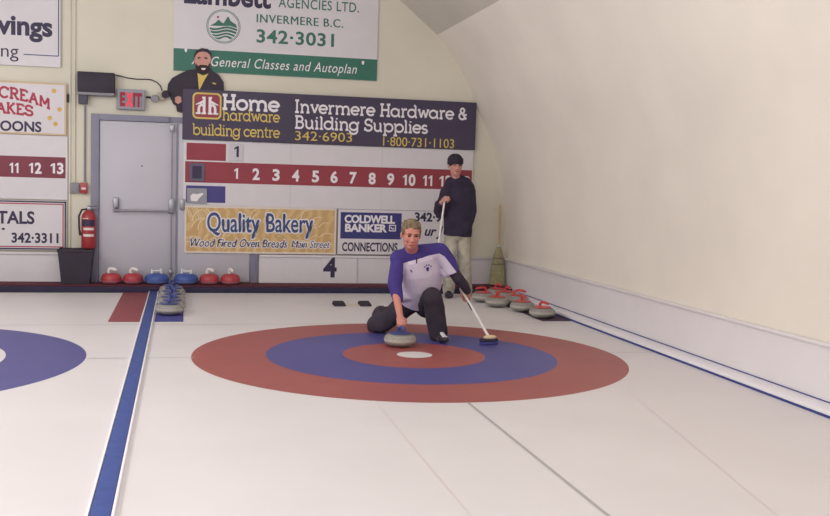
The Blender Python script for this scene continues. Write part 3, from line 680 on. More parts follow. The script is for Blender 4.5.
# extinguisher
r = thing('fire_extinguisher_mount', 'red fire extinguisher with black hose hung on the wall by the door frame', 'fire extinguisher')
c = at(88.8, 225, 4.89); Xe = c.x; zt = at(87, 205, 4.9).z; zb = at(87, 248, 4.9).z
bm = B(); lathe(bm, [(.02, zb), (.082, zb), (.09, zb+.02), (.09, zt-.16), (.08, zt-.12), (.05, zt-.08), (.03, zt-.06), (.01, zt-.06)], (Xe, 4.89, 0), 24); obj('panel', bm, M_extred, r)
bm = B(); box(bm, (Xe-.025, 4.86, zt-.065), (Xe+.03, 4.92, zt-.02), .006); tube(bm, [(Xe-.02, 4.88, zt-.02), (Xe+.1, 4.86, zt+.015)], .009, 8); tube(bm, [(Xe-.01, 4.88, zt-.04), (Xe+.1, 4.86, zt-.035)], .009, 8); obj('valve_handle', bm, M_steel, r)
bm = B(); tube(bm, [(Xe-.02, 4.86, zt-.05), (Xe-.08, 4.84, zt-.06), (Xe-.115, 4.85, zt-.14), (Xe-.11, 4.85, zt-.3), (Xe-.095, 4.85, zt-.38)], [.012, .012, .012, .012, .018], 10); obj('hose', bm, M_blackrub, r)
def band(bm, z0, z1, a0, a1, rad=.0915):
    n = 10; A = [V((Xe+rad*math.cos(a0+(a1-a0)*k/n), 4.89+rad*math.sin(a0+(a1-a0)*k/n), 0)) for k in range(n+1)]
    for p, q_ in zip(A, A[1:]): bm.faces.new([bm.verts.new((p.x, p.y, z0)), bm.verts.new((q_.x, q_.y, z0)), bm.verts.new((q_.x, q_.y, z1)), bm.verts.new((p.x, p.y, z1))])
bm = B(); band(bm, zb+.38, zt-.17, -PI*.78, -PI*.5); band(bm, zb+.23, zb+.26, -PI*.72, -PI*.25); band(bm, zb+.15, zb+.18, -PI*.72, -PI*.25); obj('white_label', bm, M_label, r)
bm = B(); band(bm, zb+.28, zb+.36, -PI*.8, -PI*.2); obj('dark_label', bm, M_txtdark, r)
done(r)
# bin
c = V((at(76.3, 270, 4.80).x, 4.80, .089))
r = thing('waste_bin', 'tall black waste bin on the walkway beside the door frame', 'bin', loc=c)
bm = B()
def sq(w, d, z): return [V((sx*w, sy*d, z)) for sx, sy in ((-1, -1), (1, -1), (1, 1), (-1, 1))]
rings(bm, [sq(.165, .125, 0), sq(.165, .125, .002), sq(.205, .15, .42), sq(.198, .145, .42), sq(.16, .12, .02)]); obj('bin_body', bm, M_black, r, smooth=False)
bm = B(); w, d = .212, .157
for a_, b_ in (((-w, -d, .40), (w, -d+.012, .432)), ((-w, d-.012, .40), (w, d, .432)), ((-w, -d+.012, .40), (-w+.012, d-.012, .432)), ((w-.012, -d+.012, .40), (w, d-.012, .432))): box(bm, a_, b_, .003)
obj('bin_collar', bm, M_black, r)
# ------------------------------------------------------------------ dividers, mats, hack
r = thing('sheet_divider', 'long blue carpet strip with white edges dividing the two sheets', 'divider')
bm = B(); box(bm, (-2.322, YB+.01, .001), (-2.233, 4.525, .022), .003); obj('carpet_strip', bm, M_bluecarpet, r)
for a_ in (-2.338, -2.230):
    bm = B(); box(bm, (a_, YB+.01, .001), (a_+.013, 4.525, .026), .003); obj('edge_strip', bm, M_kick, r)
rebase(r, (-2.28, 4.5, 0)); r.rotation_euler.z = .003
def mat_obj(name, x0, x1, y0, y1, material, label):
    bm = B(); box(bm, (x0, y0, .001), (x1, y1, .006), .002); return tag(obj(name, bm, material), label, 'mat')
mat_obj('stone_mat', -2.645, -2.342, 2.015, 4.52, M_redmat, 'empty dark red mat on the ice beside the blue divider')
mat_obj('stone_mat', -2.198, -1.915, 2.015, 4.52, M_bluemat, 'blue mat on the ice under the file of blue-handled stones')
mat_obj('stone_mat', 1.90, 2.24, 1.96, 4.2, M_darkmat, 'dark mat on the ice by the long wall under red-handled stones')
r = thing('curling_hack', 'pair of black rubber footholds on a tan strip set on the ice', 'hack', loc=(.02, 3.3, .001))
bm = B(); box(bm, (-.08, -.02, 0), (.08, .05, .014), .003); obj('strip', bm, M_tanstrip, r)
for s in (-1, 1):
    bm = B(); rings(bm, [[V((s*.153+x, yy, z)) for x, yy, z in ((-.072, -.1, 0), (.072, -.1, 0), (.072, .1, 0), (-.072, .1, 0))], [V((s*.153+x, yy, z)) for x, yy, z in ((-.066, -.085, .022), (.066, -.085, .022), (.066, .09, .048), (-.066, .09, .048))]])
    bmesh.ops.bevel(bm, geom=bm.edges[:], offset=.008, segments=2, affect='EDGES'); obj('foothold', bm, M_blackrub, r)
# ------------------------------------------------------------------ stones
STONE = [(.02, .0), (.062, .0), (.066, .003), (.097, .009), (.125, .022), (.1395, .038), (.1435, .05), (.1435, .074), (.1395, .087), (.126, .101), (.104, .111), (.085, .114), (.02, .114)]
def make_stone(label, group, pl, name='curling_stone'):
    r = thing(name, label, 'curling stone', group)
    bm = B(); lathe(bm, STONE, n=40); gb = obj('granite_body', bm, M_granite, r)
    bm = B(); n = 40
    lathe(bm, [(.1438, .049), (.1448, .053), (.1448, .071), (.1438, .075)], n=n); obj('striking_band', bm, M_granband, gb)
    bm = B(); lathe(bm, [(.03, .1145), (.094, .1145), (.100, .118), (.096, .123), (.04, .128), (.01, .128)], n=32); obj('handle_plate', bm, pl, r)
    bm = B(); tube(bm, [(0, .035, .122), (0, .04, .145), (0, .03, .165), (0, .0, .176), (0, -.04, .176), (0, -.085, .168), (0, -.1, .162)], [.016, .015, .014, .014, .015, .015, .011], 12, True); obj('handle', bm, pl, r)
    return r
p = on_z(402.6, 348.5)
thrown = make_stone('blue-handled grey stone under the hand of the crouching curler', None, M_bluepl)
thrown.location = (p.x, p.y+.115, .0015); thrown.rotation_euler.z = 0.15
STX, STY = p.x, p.y+.115
names = ['front', 'second from the front', 'third from the front', 'fourth from the front', 'third from the back', 'second from the back', 'back']
for i in range(7):
    s = copy_tree(thrown)
    s['label'] = f'blue-handled grey stone, {names[i]} of the file on the blue mat' if 0 < i < 6 else ('blue-handled grey stone at the open front end of the file on blue mat' if i == 0 else 'blue-handled grey stone at the far end of the file, against the bumper')
    s['group'] = 'blue-handled stones in a file on the blue mat'
    s.location = (-2.056+(.02 if i % 2 else -.006), 2.50+i*.293, .007); s.rotation_euler.z = random.uniform(-.5, .5)
reds = [((483, 303), 0, .1, -1.4, 'red-handled grey stone by the feet of the standing person'), ((499.5, 308), 0, .1, -.1, 'red-handled grey stone in front of the broom, with ice in front of it'),
        ((519.5, 306), 0, .1, 1.2, 'red-handled grey stone in the middle of the cluster, handle pointing at the wall'), ((525, 313), 0, .1, .0, 'red-handled grey stone second from the open end of the dark mat'),
        ((545, 319.5), 0, .1, .35, 'red-handled grey stone alone at the open end of the dark mat by the wall')]
rp = []
for (px, py), z, dy, rz, lab in reds:
    p = on_z(px, py); rp.append([p.x+(.03 if px == 483 else 0), p.y+dy, rz, lab])
rp.append([2.07, 3.73, .1, 'red-handled grey stone behind the cluster, near the foot of the straw broom'])
rp.append([2.05, 4.06, .3, 'red-handled grey stone at the back of the cluster, hidden but for its handle'])
rp[2][1] = max(rp[2][1], 3.36)
for i, (x, y_, rz, lab) in enumerate(rp):
    if i == 0: s = red0 = make_stone(lab, 'red-handled stones clustered by the long wall', M_redpl)
    else: s = copy_tree(red0); s['label'] = lab
    print('red', i, round(x, 3), round(y_, 3))
    s.location = (x, y_, .007 if x > 1.88 else .0065); s.rotation_euler.z = rz
# little stones on the walkway
def make_little(label, m1, m2, k):
    r = thing('junior_curling_stone', label, 'curling stone', 'small coloured stones on the walkway')
    bm = B(); lathe(bm, [(.02, .0), (.083*k, .0), (.110*k, .014), (.1235*k, .034), (.124*k, .046)], n=32); obj('stone_base', bm, m2, r)
    bm = B(); lathe(bm, [(.02, .0465), (.1237*k, .0465), (.1245*k, .06), (.12*k, .09), (.102*k, .118), (.07*k, .132), (.02, .135)], n=32); obj('stone_body', bm, m1, r)
    bm = B()
    if k == 1: tube(bm, [(.0, .035, .134), (0, .04, .165), (0, .025, .187), (0, -.01, .19), (0, -.06, .178)], [.02, .02, .02, .022, .02], 10, True)
    else: tube(bm, [(-.06, 0, .13), (-.06, 0, .185), (-.045, 0, .165), (.03, 0, .165), (.05, 0, .195), (.055, 0, .13)], [.016, .015, .012, .012, .015, .016], 10, True)
    obj('handle', bm, M_whitepl, r)
    return r
LZ = .0885
lit = [(111.3, 4.76, 1.1, 'r', 'small red stone with white handle on the walkway, next to the black bin'), (133, 4.76, .9, 'r', 'small red stone with white handle on the walkway, between a red and a blue one'),
       (156.8, 4.765, .15, 'b', 'broad blue stone with white handle above the far end of the blue divider'),
       (186, 4.765, 2.9, 'b', 'broad blue stone with white handle just behind the file of grey stones'),
       (209.2, 4.76, .8, 'r', 'small red stone with white handle, between a blue stone and another red'), (230.3, 4.76, .3, 'r', 'small red stone with white handle, furthest along the walkway towards the numeral 4')]
P1 = {}
for px, Y, rz, c_, lab in lit:
    x = at(px, 282, Y).x
    if c_ not in P1: o_ = P1[c_] = make_little(lab, *((M_redst, M_redst2, 1) if c_ == 'r' else (M_bluest, M_bluest2, 1.22)))
    else: o_ = copy_tree(P1[c_]); o_['label'] = lab
    o_.location = (x, Y, LZ); o_.rotation_euler.z = rz
# ------------------------------------------------------------------ corn broom in the corner
bx, by = at(499, 285, 4.84).x, 4.78
r = thing('straw_broom', 'straw broom with pale wooden handle leaning in the corner', 'broom')
top = at(500, 206, 4.93); mid = at(499, 247, 4.86); bot = V((at(497, 285, 4.79).x, 4.79, .095))
bm = B(); tube(bm, [mid+V((0, 0, -.05)), top], .014, 12, True); obj('broom_handle', bm, M_wood, r)
bm = B(); tube(bm, [mid+V((0, 0, -.04)), mid+V((0, 0, .03))], [.024, .018], 12); obj('metal_collar', bm, M_silver, r)
bm = B(); loft(bm, [(mid+(bot-mid)*t, w, d) for t, w, d in ((.0, .026, .024), (.12, .05, .035), (.28, .075, .04), (.5, .095, .042), (.75, .11, .042), (1, .118, .045))], (1, 0, 0), 40)
for v in bm.verts: v.co += V((1, 0, 0))*.004*noise.noise(v.co*40)
sh_ = obj('straw_head', bm, M_straw, r)
for t, w, d in ((.3, .079, .043), (.45, .093, .045)):
    bm = B(); c_ = mid+(bot-mid)*t; loft(bm, [(c_+V((0, 0, .008)), w, d), (c_-V((0, 0, .008)), w, d)], (1, 0, 0), 30); obj('stitching', bm, M_strawtie, sh_)
rebase(r, bot)
# ------------------------------------------------------------------ people
def hand(bm, wrist, d, n, s, k=1.0, curl=(60, 70, 50), spread=.0):
    """Palm and five fingers: d wrist->knuckles, n palm normal (towards what is held), s thumb side."""
    d = V(d).normalized(); n = V(n); n = (n-d*n.dot(d)).normalized(); s0 = d.cross(n); s = s0 if s0.dot(V(s)) > 0 else -s0
    wrist = V(wrist)
    R3 = Matrix((s, d, n)).transposed()
    ell(bm, wrist+d*.047*k, (.042*k, .055*k, .017*k), R3); ell(bm, wrist+d*.03*k+s*.02*k+n*.006*k, (.022*k, .035*k, .017*k), R3)
    for i, (off, L) in enumerate(((.031, .92), (.0105, 1.0), (-.0105, .94), (-.031, .76))):
        p = wrist+d*(.086 if i in (1, 2) else .08)*k+s*off*k; a = 0; pts = [wrist+d*.05*k+s*off*.8*k, p]
        for seg, cu in zip((.042, .027, .021), curl):
            a += math.radians(cu); p = p+(d*math.cos(a)+n*math.sin(a)+s*off*spread)*seg*L*k; pts.append(p)
        tube(bm, pts, [.0095*k, .0095*k, .0088*k, .0082*k, .0072*k], 10, True)
    p = wrist+d*.02*k+s*.03*k
    pts = [wrist+d*.012*k+s*.012*k, p, p+(d*.65+s*.6+n*.35).normalized()*.036*k]
    pts.append(pts[-1]+(d*.7+s*.05+n*.75).normalized()*.03*k); pts.append(pts[-1]+(d*.55-s*.35+n*.75).normalized()*.024*k)
    tube(bm, pts, [.013*k, .013*k, .0108*k, .0098*k, .008*k], 10, True)
def head(bm, c, R3, k=1.0, jaw=1.0):
    """Skull, jaw, nose, brow, ears. R3 columns: right, back, up (the face looks along -back)."""
    P = lambda x, y_, z: V(c)+R3 @ V((x*k, y_*k, z*k))
    E = lambda p, r_: ell(bm, P(*p), tuple(q*k for q in r_), R3, 20)
    E((0, .014, .035), (.076, .094, .088)); E((0, -.016, -.03), (.063*jaw, .072, .088)); E((0, -.042, -.088), (.038*jaw, .04, .032))
    for s in (-1, 1):
        E((s*.034, -.054, -.024), (.028, .03, .032)); E((s*.03, -.074, .026), (.03, .016, .011)); E((s*.079, .012, -.012), (.009, .02, .032)); E((s*.043, -.022, -.068), (.018*jaw, .042, .03))
        E((s*.012, -.094, -.035), (.011, .011, .009))
    cap(bm, P(0, -.083, .02), P(0, -.104, -.03), .010*k, .0135*k); E((0, -.082, -.064), (.024, .012, .008)); E((0, -.078, -.078), (.02, .012, .008))
    return P
def face_bits(P, R3, root, k, brow=M_brow):
    for s in (-1, 1):
        bm = B(); ell(bm, P(s*.031, -.0785, .006), (.014*k, .008*k, .0065*k), R3, 12); obj('eye', bm, M_eye, root)
        bm = B(); tube(bm, [P(s*.012, -.088, .024), P(s*.03, -.09, .029), P(s*.05, -.078, .023)], [.004*k, .0055*k, .003*k], 8, True); obj('eyebrow', bm, brow, root)
    bm = B(); tube(bm, [P(-.024, -.084, -.069), P(-.01, -.0925, -.067), P(.01, -.0925, -.067), P(.024, -.084, -.069)], [.004*k, .006*k, .006*k, .004*k], 8, True); obj('lips', bm, M_lips, root)
def basis(back, upv):
    back = V(back).normalized(); u = V(upv); u = (u-back*u.dot(back)).normalized(); r_ = back.cross(u); return Matrix((r_, back, u)).transposed()
def shoe(bm, heel, d, L=.28, w=.048, h=.075, upv=(0, 0, 1)):
    d = V(d).normalized(); u = V(upv); u = (u-d*u.dot(d)).normalized(); s = d.cross(u); R3 = Matrix((s, d, u)).transposed(); heel = V(heel)
    ell(bm, heel+d*.05+u*h*.55, (w*.85, .055, h*.55), R3); ell(bm, heel+d*L*.66+u*.034, (w, L*.36, .036), R3); ell(bm, heel+d*L*.4+u*.045, (w*.82, L*.36, .05), R3)
    return R3
# ---- the crouching curler
def A(x, y_, Y): return at(x, y_, Y)
hipR, hipL = A(406, 302, 1.12), A(428, 304, 1.06)
kneeR, ankR = A(382, 324, 1.16), A(381, 314.5, 1.60)
kneeL, ankL = A(433, 298, .70), A(438.5, 333, .74)
shR, shL = A(396.5, 258.5, .78), A(439.5, 250.5, .76)
neck = A(414, 249, .72); hc = A(411.0, 234.4, .58)
spine = [A(415, 306, 1.12), A(419, 297, 1.03), A(422, 284, .93), A(420.5, 270, .85), A(418.5, 257, .79)]
elR = A(394.5, 286, .71)
gx = V((STX, STY, .19)); wrR = A(400.2, 317, .53)
# brush: head on the ice, shaft running up under the arm
bh = on_z(489.5, 345); bh = V((bh.x, bh.y+.03, .0)); b0 = bh+V((0, 0, .055)); b1 = A(446.5, 263, 1.16)
gp = None
for k in range(400):
    q_ = b0+(b1-b0)*k/400; v_ = q_-CAM
    if 258-F*v_.dot(up)/v_.dot(fw) < 297: gp = q_; break
bd = (b1-b0).normalized()
elL = A(458.5, 279, .75)
ev_ = (gp-elL).normalized(); dL = (ev_-bd*ev_.dot(bd)); dL = (dL.normalized()*.9+V((0, 0, -.25))); dL = (dL-bd*dL.dot(bd)).normalized()
nL = bd.cross(dL); nL = nL if nL.y > 0 else -nL
wrL = gp-dL*.066-nL*.030
bodyC = thing('person', 'crouching curler in a purple and white jersey and black trousers, holding stone and brush', 'person')
bm = B()
tube(bm, [shR, elR, wrR], [.048, .042, .03], 14, True); tube(bm, [shL, elL, wrL], [.046, .04, .03], 14, True)
loft(bm, [(spine[0]+V((0, -.03, .07)), .09, .07), (spine[1]+V((0, 0, .02)), .12, .09), (spine[2], .14, .1), (spine[3], .16, .1), (spine[4], .12, .08)], shL-shR)
tube(bm, [shR, A(418, 254, .80), shL], [.06, .075, .06], 14, True)
tube(bm, [neck+V((0, .06, -.03)), hc+V((0, .035, -.05))], [.062, .056], 16, True)
tube(bm, [hipR, kneeR, ankR], [.066, .052, .035], 14, True); tube(bm, [hipL, kneeL, ankL], [.066, .052, .035], 14, True)
ell(bm, ankL+V((0, -.06, -.04)), (.035, .1, .03)); ell(bm, ankR+V((0, .03, .03)), (.03, .07, .05))
# right hand on the handle, knuckles forward
dR = (gx+V((0, .0, .02))-wrR); hand(bm, wrR+dR.normalized()*.0, (dR.x, dR.y-.03, dR.z*.8), (0, .2, -1), (1, 0, 0), 1.0, (35, 60, 50))
# left hand round the shaft
hand(bm, wrL, dL, nL, bd, 1.08, (55, 75, 60))
hR3 = basis(V((.03, 1, .22)), V((.02, -.22, 1)))
KH = 1.09
Pc = head(bm, hc, hR3, KH, 1.03)
flesh = union('body', bm, M_skin, bodyC, .0062, 3)
face_bits(Pc, hR3, bodyC, KH)
# hair: short cap of overlapping tufts, open at the face
bm = B()
for c_, r_ in (((0, .03, .056), (.076, .086, .068)), ((0, .055, .01), (.074, .07, .085)), ((0, -.03, .1), (.056, .03, .018))): ell(bm, Pc(*c_), tuple(q*KH for q in r_), hR3, 20)
for s in (-1, 1): ell(bm, Pc(s*.068, .006, .035), tuple(q*KH for q in (.016, .05, .045)), hR3); ell(bm, Pc(s*.05, -.035, .085), tuple(q*KH for q in (.022, .03, .026)), hR3)
for k in range(26):
    a = random.uniform(0, 2*PI); e_ = random.uniform(.3, 1.2)
    dv = V((math.cos(a)*math.cos(e_)*.074, .02+math.sin(a)*math.cos(e_)*.085, .05+math.sin(e_)*.068)); ell(bm, Pc(*dv), (.022, .03, .012), hR3, 10)
ell(bm, Pc(0, .016, .052), (.073*KH, .09*KH, .078*KH), hR3, 20)
union('hair', bm, M_hair, bodyC, .006, 2)
# jersey
bm = B()
loft(bm, [(spine[0]+V((0, -.04, .045)), .18, .13), (spine[1]+V((0, 0, .01)), .188, .14), (spine[2], .195, .145), (spine[3]+V((0, 0, .0)), .2, .14), (spine[4], .185, .115), (A(417, 251, .78), .11, .09)], shL-shR, 28)
tube(bm, [shR+V((.022, .0, -.015)), elR+V((0, .0, .01)), A(398, 298.5, .66)], [.074, .068, .054], 18, True)
tube(bm, [A(418, 254, .8), shL+V((-.0, 0, -.01))], [.09, .085], 18, True); tube(bm, [shR+V((.015, 0, 0)), A(418, 254, .8)], [.078, .09], 18, True)
tube(bm, [shL+V((0, 0, -.005)), A(449, 263.5, .76), shL+(elL-shL)*.78+V((-.012, 0, -.005))], [.084, .078, .066], 18)
ell(bm, A(447, 270, .80), (.06, .06, .08)); ell(bm, A(412, 296, .98), (.15, .11, .06)); ell(bm, A(402, 297, 1.0), (.08, .1, .05))
tube(bm, [neck+V((0, .07, -.05)), neck+V((0, .055, .015))], [.098, .08], 18)
jersey = union('jersey', bm, [M_purple, M_lilac], bodyC, .0075, 4, sub=1)
yok = A(412, 263, .75).z
def pj(c, n):
    # lilac front below the yoke, purple yoke, right sleeve and outer left arm
    q_ = c-CAM; zc = q_.dot(fw); px = 415+F*q_.dot(rt)/zc; py = 258-F*q_.dot(up)/zc
    return px, py
# yoke line as heights over the jersey's own X (front piece), sleeves by distance to the arm bones
def seg_d(p, a, b):
    t = max(0, min(1, (p-a).dot(b-a)/(b-a).length_squared)); return (p-(a+(b-a)*t)).length, t
Yk = [(A(a_, b_, .68).x, A(a_, b_, .68).z) for a_, b_ in ((399.5, 265), (409, 262), (419, 259), (430, 255.5), (439.5, 253.5), (444.5, 256.5), (452, 266), (461, 277.5))]
def yoke(x):
    if x <= Yk[0][0]: return -9
    for (x0, z0), (x1, z1) in zip(Yk, Yk[1:]):
        if x <= x1: return z0+(z1-z0)*(x-x0)/(x1-x0)
    return Yk[-1][1]
def jm(c, n):
    dr, t = seg_d(c, shR, elR); dr2, t2 = seg_d(c, elR, wrR)
    if min(dr, dr2) < .085 and c.x < A(402, 280, .7).x: return 0
    if c.x < A(402, 280, .75).x and c.z > A(402, 283, .8).z and c.y < .8: return 0
    return 1 if c.z < yoke(c.x) or (c.x <= Yk[0][0]) else 0
paint(jersey, jm)
# neck placket and paw print on the front
from mathutils.bvhtree import BVHTree
def decal(o, parent, name, px, material, w, n=3):
    """Small printed shape lying on the surface of o: discs (x, y, radius) given on the front of the jersey."""
    me = o.data; bv = BVHTree.FromPolygons([v.co for v in me.vertices], [tuple(p.vertices) for p in me.polygons]); bm = B()
    for x, y_, rad in px:
        d = ray(x, y_).normalized(); h, nn, _, _ = bv.ray_cast(CAM, d)
        if h is None: continue
        s, t = frame_of(nn); c_ = h+nn*.003; k = 8
        bm.faces.new([bm.verts.new(c_+(s*math.cos(2*PI*i/k)+t*math.sin(2*PI*i/k))*rad) for i in range(k)])
    ob = obj(name, bm, material, parent, smooth=False)
    return ob
decal(jersey, bodyC, 'jersey_emblem', [(427.5, 268.6, .017), (424.6, 266.8, .008), (426.4, 265.2, .008), (428.8, 265.0, .008), (430.8, 266.4, .008), (427.6, 270.3, .011), (411, 270.5, .008), (412, 271.6, .007)], M_purple, 0)
decal(jersey, bodyC, 'collar_zip', [(416.6, 258+i*.8, .007) for i in range(7)], M_blackcloth, 0)
# dark undersleeve from the jersey cuff to the glove-less hand
bm = B(); tube(bm, [shL+(elL-shL)*.6, elL, (elL+wrL)/2+V((.01, 0, .0)), wrL+(elL-wrL)*.1], [.054, .054, .048, .04], 16, True); union('undersleeve', bm, M_blackcloth, bodyC, .007, 2)
# trousers
bm = B()
tube(bm, [hipL+V((-.01, .0, -.02)), kneeL+V((0, .03, .0))], [.12, .098], 18, True); tube(bm, [kneeL, (kneeL+ankL)/2+V((0, .02, 0)), ankL+V((0, .015, -.01))], [.092, .098, .09], 18, True)
tube(bm, [hipR+V((.035, 0, .0)), (hipR+kneeR)/2+V((.015, 0, .0)), kneeR], [.115, .104, .088], 18, True); tube(bm, [kneeR+V((0, 0, .005)), (kneeR+ankR)/2+V((0, 0, .02)), kneeR+(ankR-kneeR)*.82+V((0, 0, .02))], [.088, .1, .09], 18, True)
ell(bm, A(413, 300, 1.1), (.14, .13, .09)); ell(bm, A(374.5, 325, 1.3), (.075, .14, .085))
tr = union('trousers', bm, M_blackcloth, bodyC, .0085, 3)
for v in tr.data.vertices: v.co += v.normal*.008*noise.noise(v.co*14); v.co.z = max(v.co.z, .004)
# shoes
fd = V((.06, -1, -.0)); bm = B(); shoe(bm, V((ankL.x+.0, ankL.y+.07, .004)), fd, .29, .05); sh = union('shoe', bm, [M_shoe, M_shoew], bodyC, .006, 2)
toe = V((ankL.x+.01, ankL.y-.15, 0)); paint(sh, lambda c, n: 1 if (abs(c.x-toe.x-.005) < .024 and ankL.y-.19 < c.y < ankL.y-.09 and c.z > .046) else 0)
for v in sh.data.vertices: v.co.z = max(v.co.z, .003)
bm = B(); shoe(bm, A(385.5, 306.5, 1.70), V((-.12, .12, -1)), .26, .05, .07, V((.1, 1, .3))); s2 = union('shoe', bm, [M_shoe, M_shoew], bodyC, .007, 2)
for v in s2.data.vertices: v.co.z = max(v.co.z, .004)
paint(s2, lambda c, n: 1 if (int((c.z*1.2-c.x)*32+50) % 2 == 0 and c.z > ankR.z+.03) else 0)
rebase(bodyC, (spine[0].x, spine[0].y, 0))
# his brush
def make_brush(label, b0, b1, hx, dirx, shaftm, grip=None):
    r = thing('curling_brush', label, 'brush')
    bm = B(); tube(bm, [b0, b1], .0125, 12, True); obj('shaft', bm, shaftm, r)
    if grip:
        bm = B(); tube(bm, grip, .0145, 12); obj('grip', bm, M_blackrub, r)
    dx = V(dirx).normalized(); s = V((-dx.y, dx.x, 0)); R3 = Matrix((dx, s, V((0, 0, 1)))).transposed()
    bm = B(); box(bm, (-.085, -.036, .030), (.085, .036, .056), .01); box(bm, (-.028, -.02, .05), (.028, .02, .085), .008); bmesh.ops.transform(bm, matrix=Matrix.Translation(hx) @ R3.to_4x4(), verts=bm.verts); obj('brush_head', bm, M_blackcloth if shaftm is not M_black else M_shoew, r)
    bm = B(); box(bm, (-.082, -.034, .002), (.082, .034, .0295), .006); bmesh.ops.transform(bm, matrix=Matrix.Translation(hx) @ R3.to_4x4(), verts=bm.verts); obj('bristles', bm, M_bluemat, r)
    rebase(r, hx); return r
b0s = bh+V((0, 0, .07))
rb = make_brush('white-shafted brush held low by the crouching curler, its head on the blue ring', b0s, b1, V((bh.x, bh.y, 0)), (1, .25, 0), M_whitepl, [gp-bd*.16, gp-bd*.07])
bm = B(); p_ = bh; ell(bm, V((p_.x+.01, p_.y-.005, .068)), (.065, .03, .022)); q_ = obj('bristle_tuft', bm, M_bristle, rb); q_.location = -V(rb.location)
# ---- the standing person
bodyS = thing('person', 'standing person in a black knit cap, black sweatshirt and khaki trousers, holding a broom', 'person')
YS = 4.13
def D(x, y_, Y=YS): return at(x, y_, Y)
shl, shr = D(447.8, 189.5), D(469, 189.5)
elb, hnd = D(438.5, 213, 4.05), D(444.5, 200.5, 3.86)
elr, hnr = D(471.0, 211, 4.14), D(467, 225, 4.06)
hipl, hipr = D(450.3, 240), D(464.2, 240)
kl, kr = D(449.4, 262, 4.10), D(464.3, 262, 4.15)
al, ar = D(448.5, 289, 4.16), D(466, 287, 4.24); al.z = .09; ar.z = .09
hcs = D(455.3, 165.4, 4.05)
bm = B()
tube(bm, [shl, elb, hnd+V((-.03, .06, -.03))], [.05, .042, .028], 14, True); tube(bm, [shr, elr, hnr], [.05, .042, .03], 14, True)
loft(bm, [(D(457.5, 238), .11, .07), (D(458, 225), .13, .09), (D(458.5, 205), .16, .1), (D(459, 191), .15, .09)], (1, 0, 0)); tube(bm, [shl, D(459, 186), shr], [.055, .07, .055], 14, True)
tube(bm, [D(458, 189, 4.13), hcs+V((0, .03, -.06))], [.058, .052], 14, True)
tube(bm, [hipl, kl, al], [.062, .052, .035], 14, True); tube(bm, [hipr, kr, ar], [.062, .052, .035], 14, True)
ell(bm, al+V((-.01, -.07, -.055)), (.035, .1, .03)); ell(bm, ar+V((.05, -.01, -.06)), (.055, .03, .024))
sb0 = V((at(431.5, 293, 3.95).x, 3.95, 0)); st = D(445.0, 197.5, 3.86)
sp = hnd+V((-.0, -.0, 0)); sd = (st-sb0).normalized()
hand(bm, hnd+V((-.03, .062, -.02)), (.25, -.5, .35), (.75, -.15, -.2), (.1, -.3, 1), 1.1, (55, 70, 55))
hand(bm, hnr, (-.4, -.3, -.8), (0, 1, 0), (-1, 0, 0), 1.0, (20, 25, 20))
sR3 = basis(V((-.05, 1, .05)), V((0, -.05, 1)))
Ps = head(bm, hcs, sR3, 1.1)
union('body', bm, M_skinpale, bodyS, .0065, 3)
face_bits(Ps, sR3, bodyS, 1.1)
bm = B()
for c_, r_ in (((0, .014, .058), (.098, .116, .088)), ((0, .022, .022), (.096, .104, .06))): ell(bm, Ps(*c_), r_, sR3, 22)
ell(bm, Ps(0, -.05, .04), (.078, .056, .036), sR3)
loft(bm, [(Ps(0, .0, .013), .097, .119), (Ps(0, .002, .04), .102, .124), (Ps(0, .006, .08), .1, .118)], (1, 0, 0), 28)
cp = union('knit_cap', bm, M_knit, bodyS, .006, 2)
bm = B()
loft(bm, [(D(457.5, 236), .185, .135), (D(458, 231), .19, .14), (D(458.3, 215), .19, .14), (D(458.8, 200), .2, .135), (D(459, 190.5), .19, .115), (D(459, 184.5), .10, .085)], (1, 0, 0), 28)
tube(bm, [shl+V((0, .0, -.02)), elb, hnd+V((-.05, .1, -.055))], [.088, .075, .055], 18, True); tube(bm, [shr+V((0, 0, -.02)), elr, hnr+V((0, .02, .0))], [.088, .078, .08], 18, True); ell(bm, hnr+V((-.03, -.02, -.04)), (.085, .07, .10))
tube(bm, [D(458, 187), D(457, 177.6, 4.11)], [.1, .078], 16); tube(bm, [shl, D(450.5, 182.8), D(457.8, 180.0), D(465.5, 182.8), shr+V((0, 0, .02))], [.07, .078, .078, .078, .075], 16, True)
sw = union('sweatshirt', bm, M_sweat, bodyS, .009, 3)
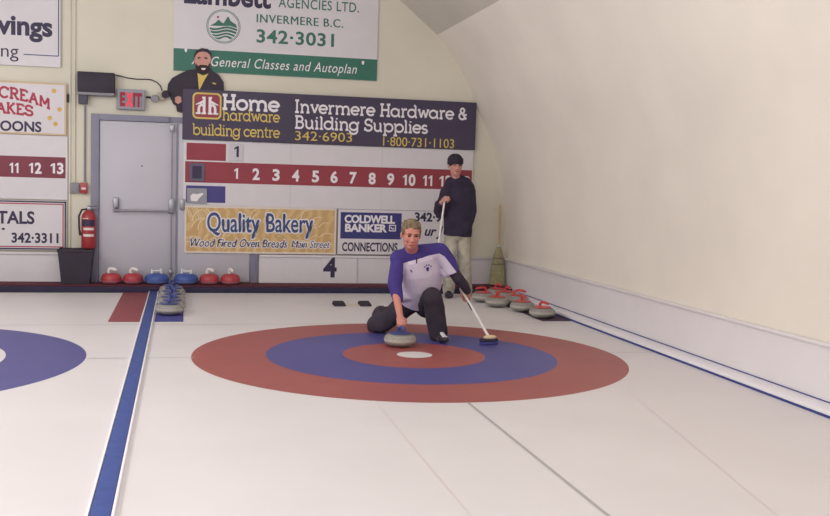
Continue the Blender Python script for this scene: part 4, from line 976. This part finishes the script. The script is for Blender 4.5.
for v in sw.data.vertices: v.co += v.normal*.007*noise.noise(v.co*12)
bm = B()
tube(bm, [hipl+V((.0, 0, .02)), kl, V((al.x, al.y, .075))], [.083, .078, .076], 20, True); tube(bm, [hipr+V((0, 0, .02)), kr, V((ar.x, ar.y, .075))], [.092, .088, .084], 20, True); ell(bm, D(457.3, 235.5), (.15, .115, .075))
tk = union('trousers', bm, M_khaki, bodyS, .009, 2)
for v in tk.data.vertices: v.co += v.normal*.014*noise.noise(v.co*V((11, 11, 8)) if False else V((v.co.x*11, v.co.y*11, v.co.z*7))); v.co.z = max(v.co.z, .03)
for pa, dd in ((al, V((-.12, -1, 0))), (ar, V((1, -.35, 0)))):
    bm = B(); shoe(bm, V((pa.x, pa.y+.06, .004))-dd.normalized()*.02, dd, .27, .058, .1); s3 = union('shoe', bm, M_shoe, bodyS, .007, 2)
    for v in s3.data.vertices: v.co.z = max(v.co.z, .003)
rebase(bodyS, (D(458, 240).x, YS, 0))
rb = make_brush('white-shafted broom held upright by the standing person', sb0+V((0, 0, .07)), st, sb0, (1, .1, 0), M_whitepl)
# ------------------------------------------------------------------ light
W = bpy.data.worlds.new('world'); bpy.context.scene.world = W; W.use_nodes = True
W.node_tree.nodes['Background'].inputs[0].default_value = (.9, .89, .9, 1); W.node_tree.nodes['Background'].inputs[1].default_value = .3
def lamp(x, y_, z, e, colr=(.95, .98, 1)):
    L = bpy.data.lights.new('hall_lamp', 'POINT'); L.shadow_soft_size = .35; L.energy = e; L.color = colr
    o = bpy.data.objects.new('hall_lamp', L); C.objects.link(o); o.location = (x, y_, z); return o
for y_, e in ((1.6, 42), (-1.4, 58), (-4.4, 68), (-7.6, 74), (-11, 80)):
    lamp(-1.9, y_, 3.2, e*(.95 if -9 < y_ < -3 else .7)); lamp(-5.0, y_, 2.9, e*(1.75 if y_ > 1 else 1.42))
vs = bpy.context.scene.view_settings
vs.view_transform = 'Standard'; vs.look = 'None'; vs.gamma = 1; vs.use_curve_mapping = False; vs.exposure = 0.0
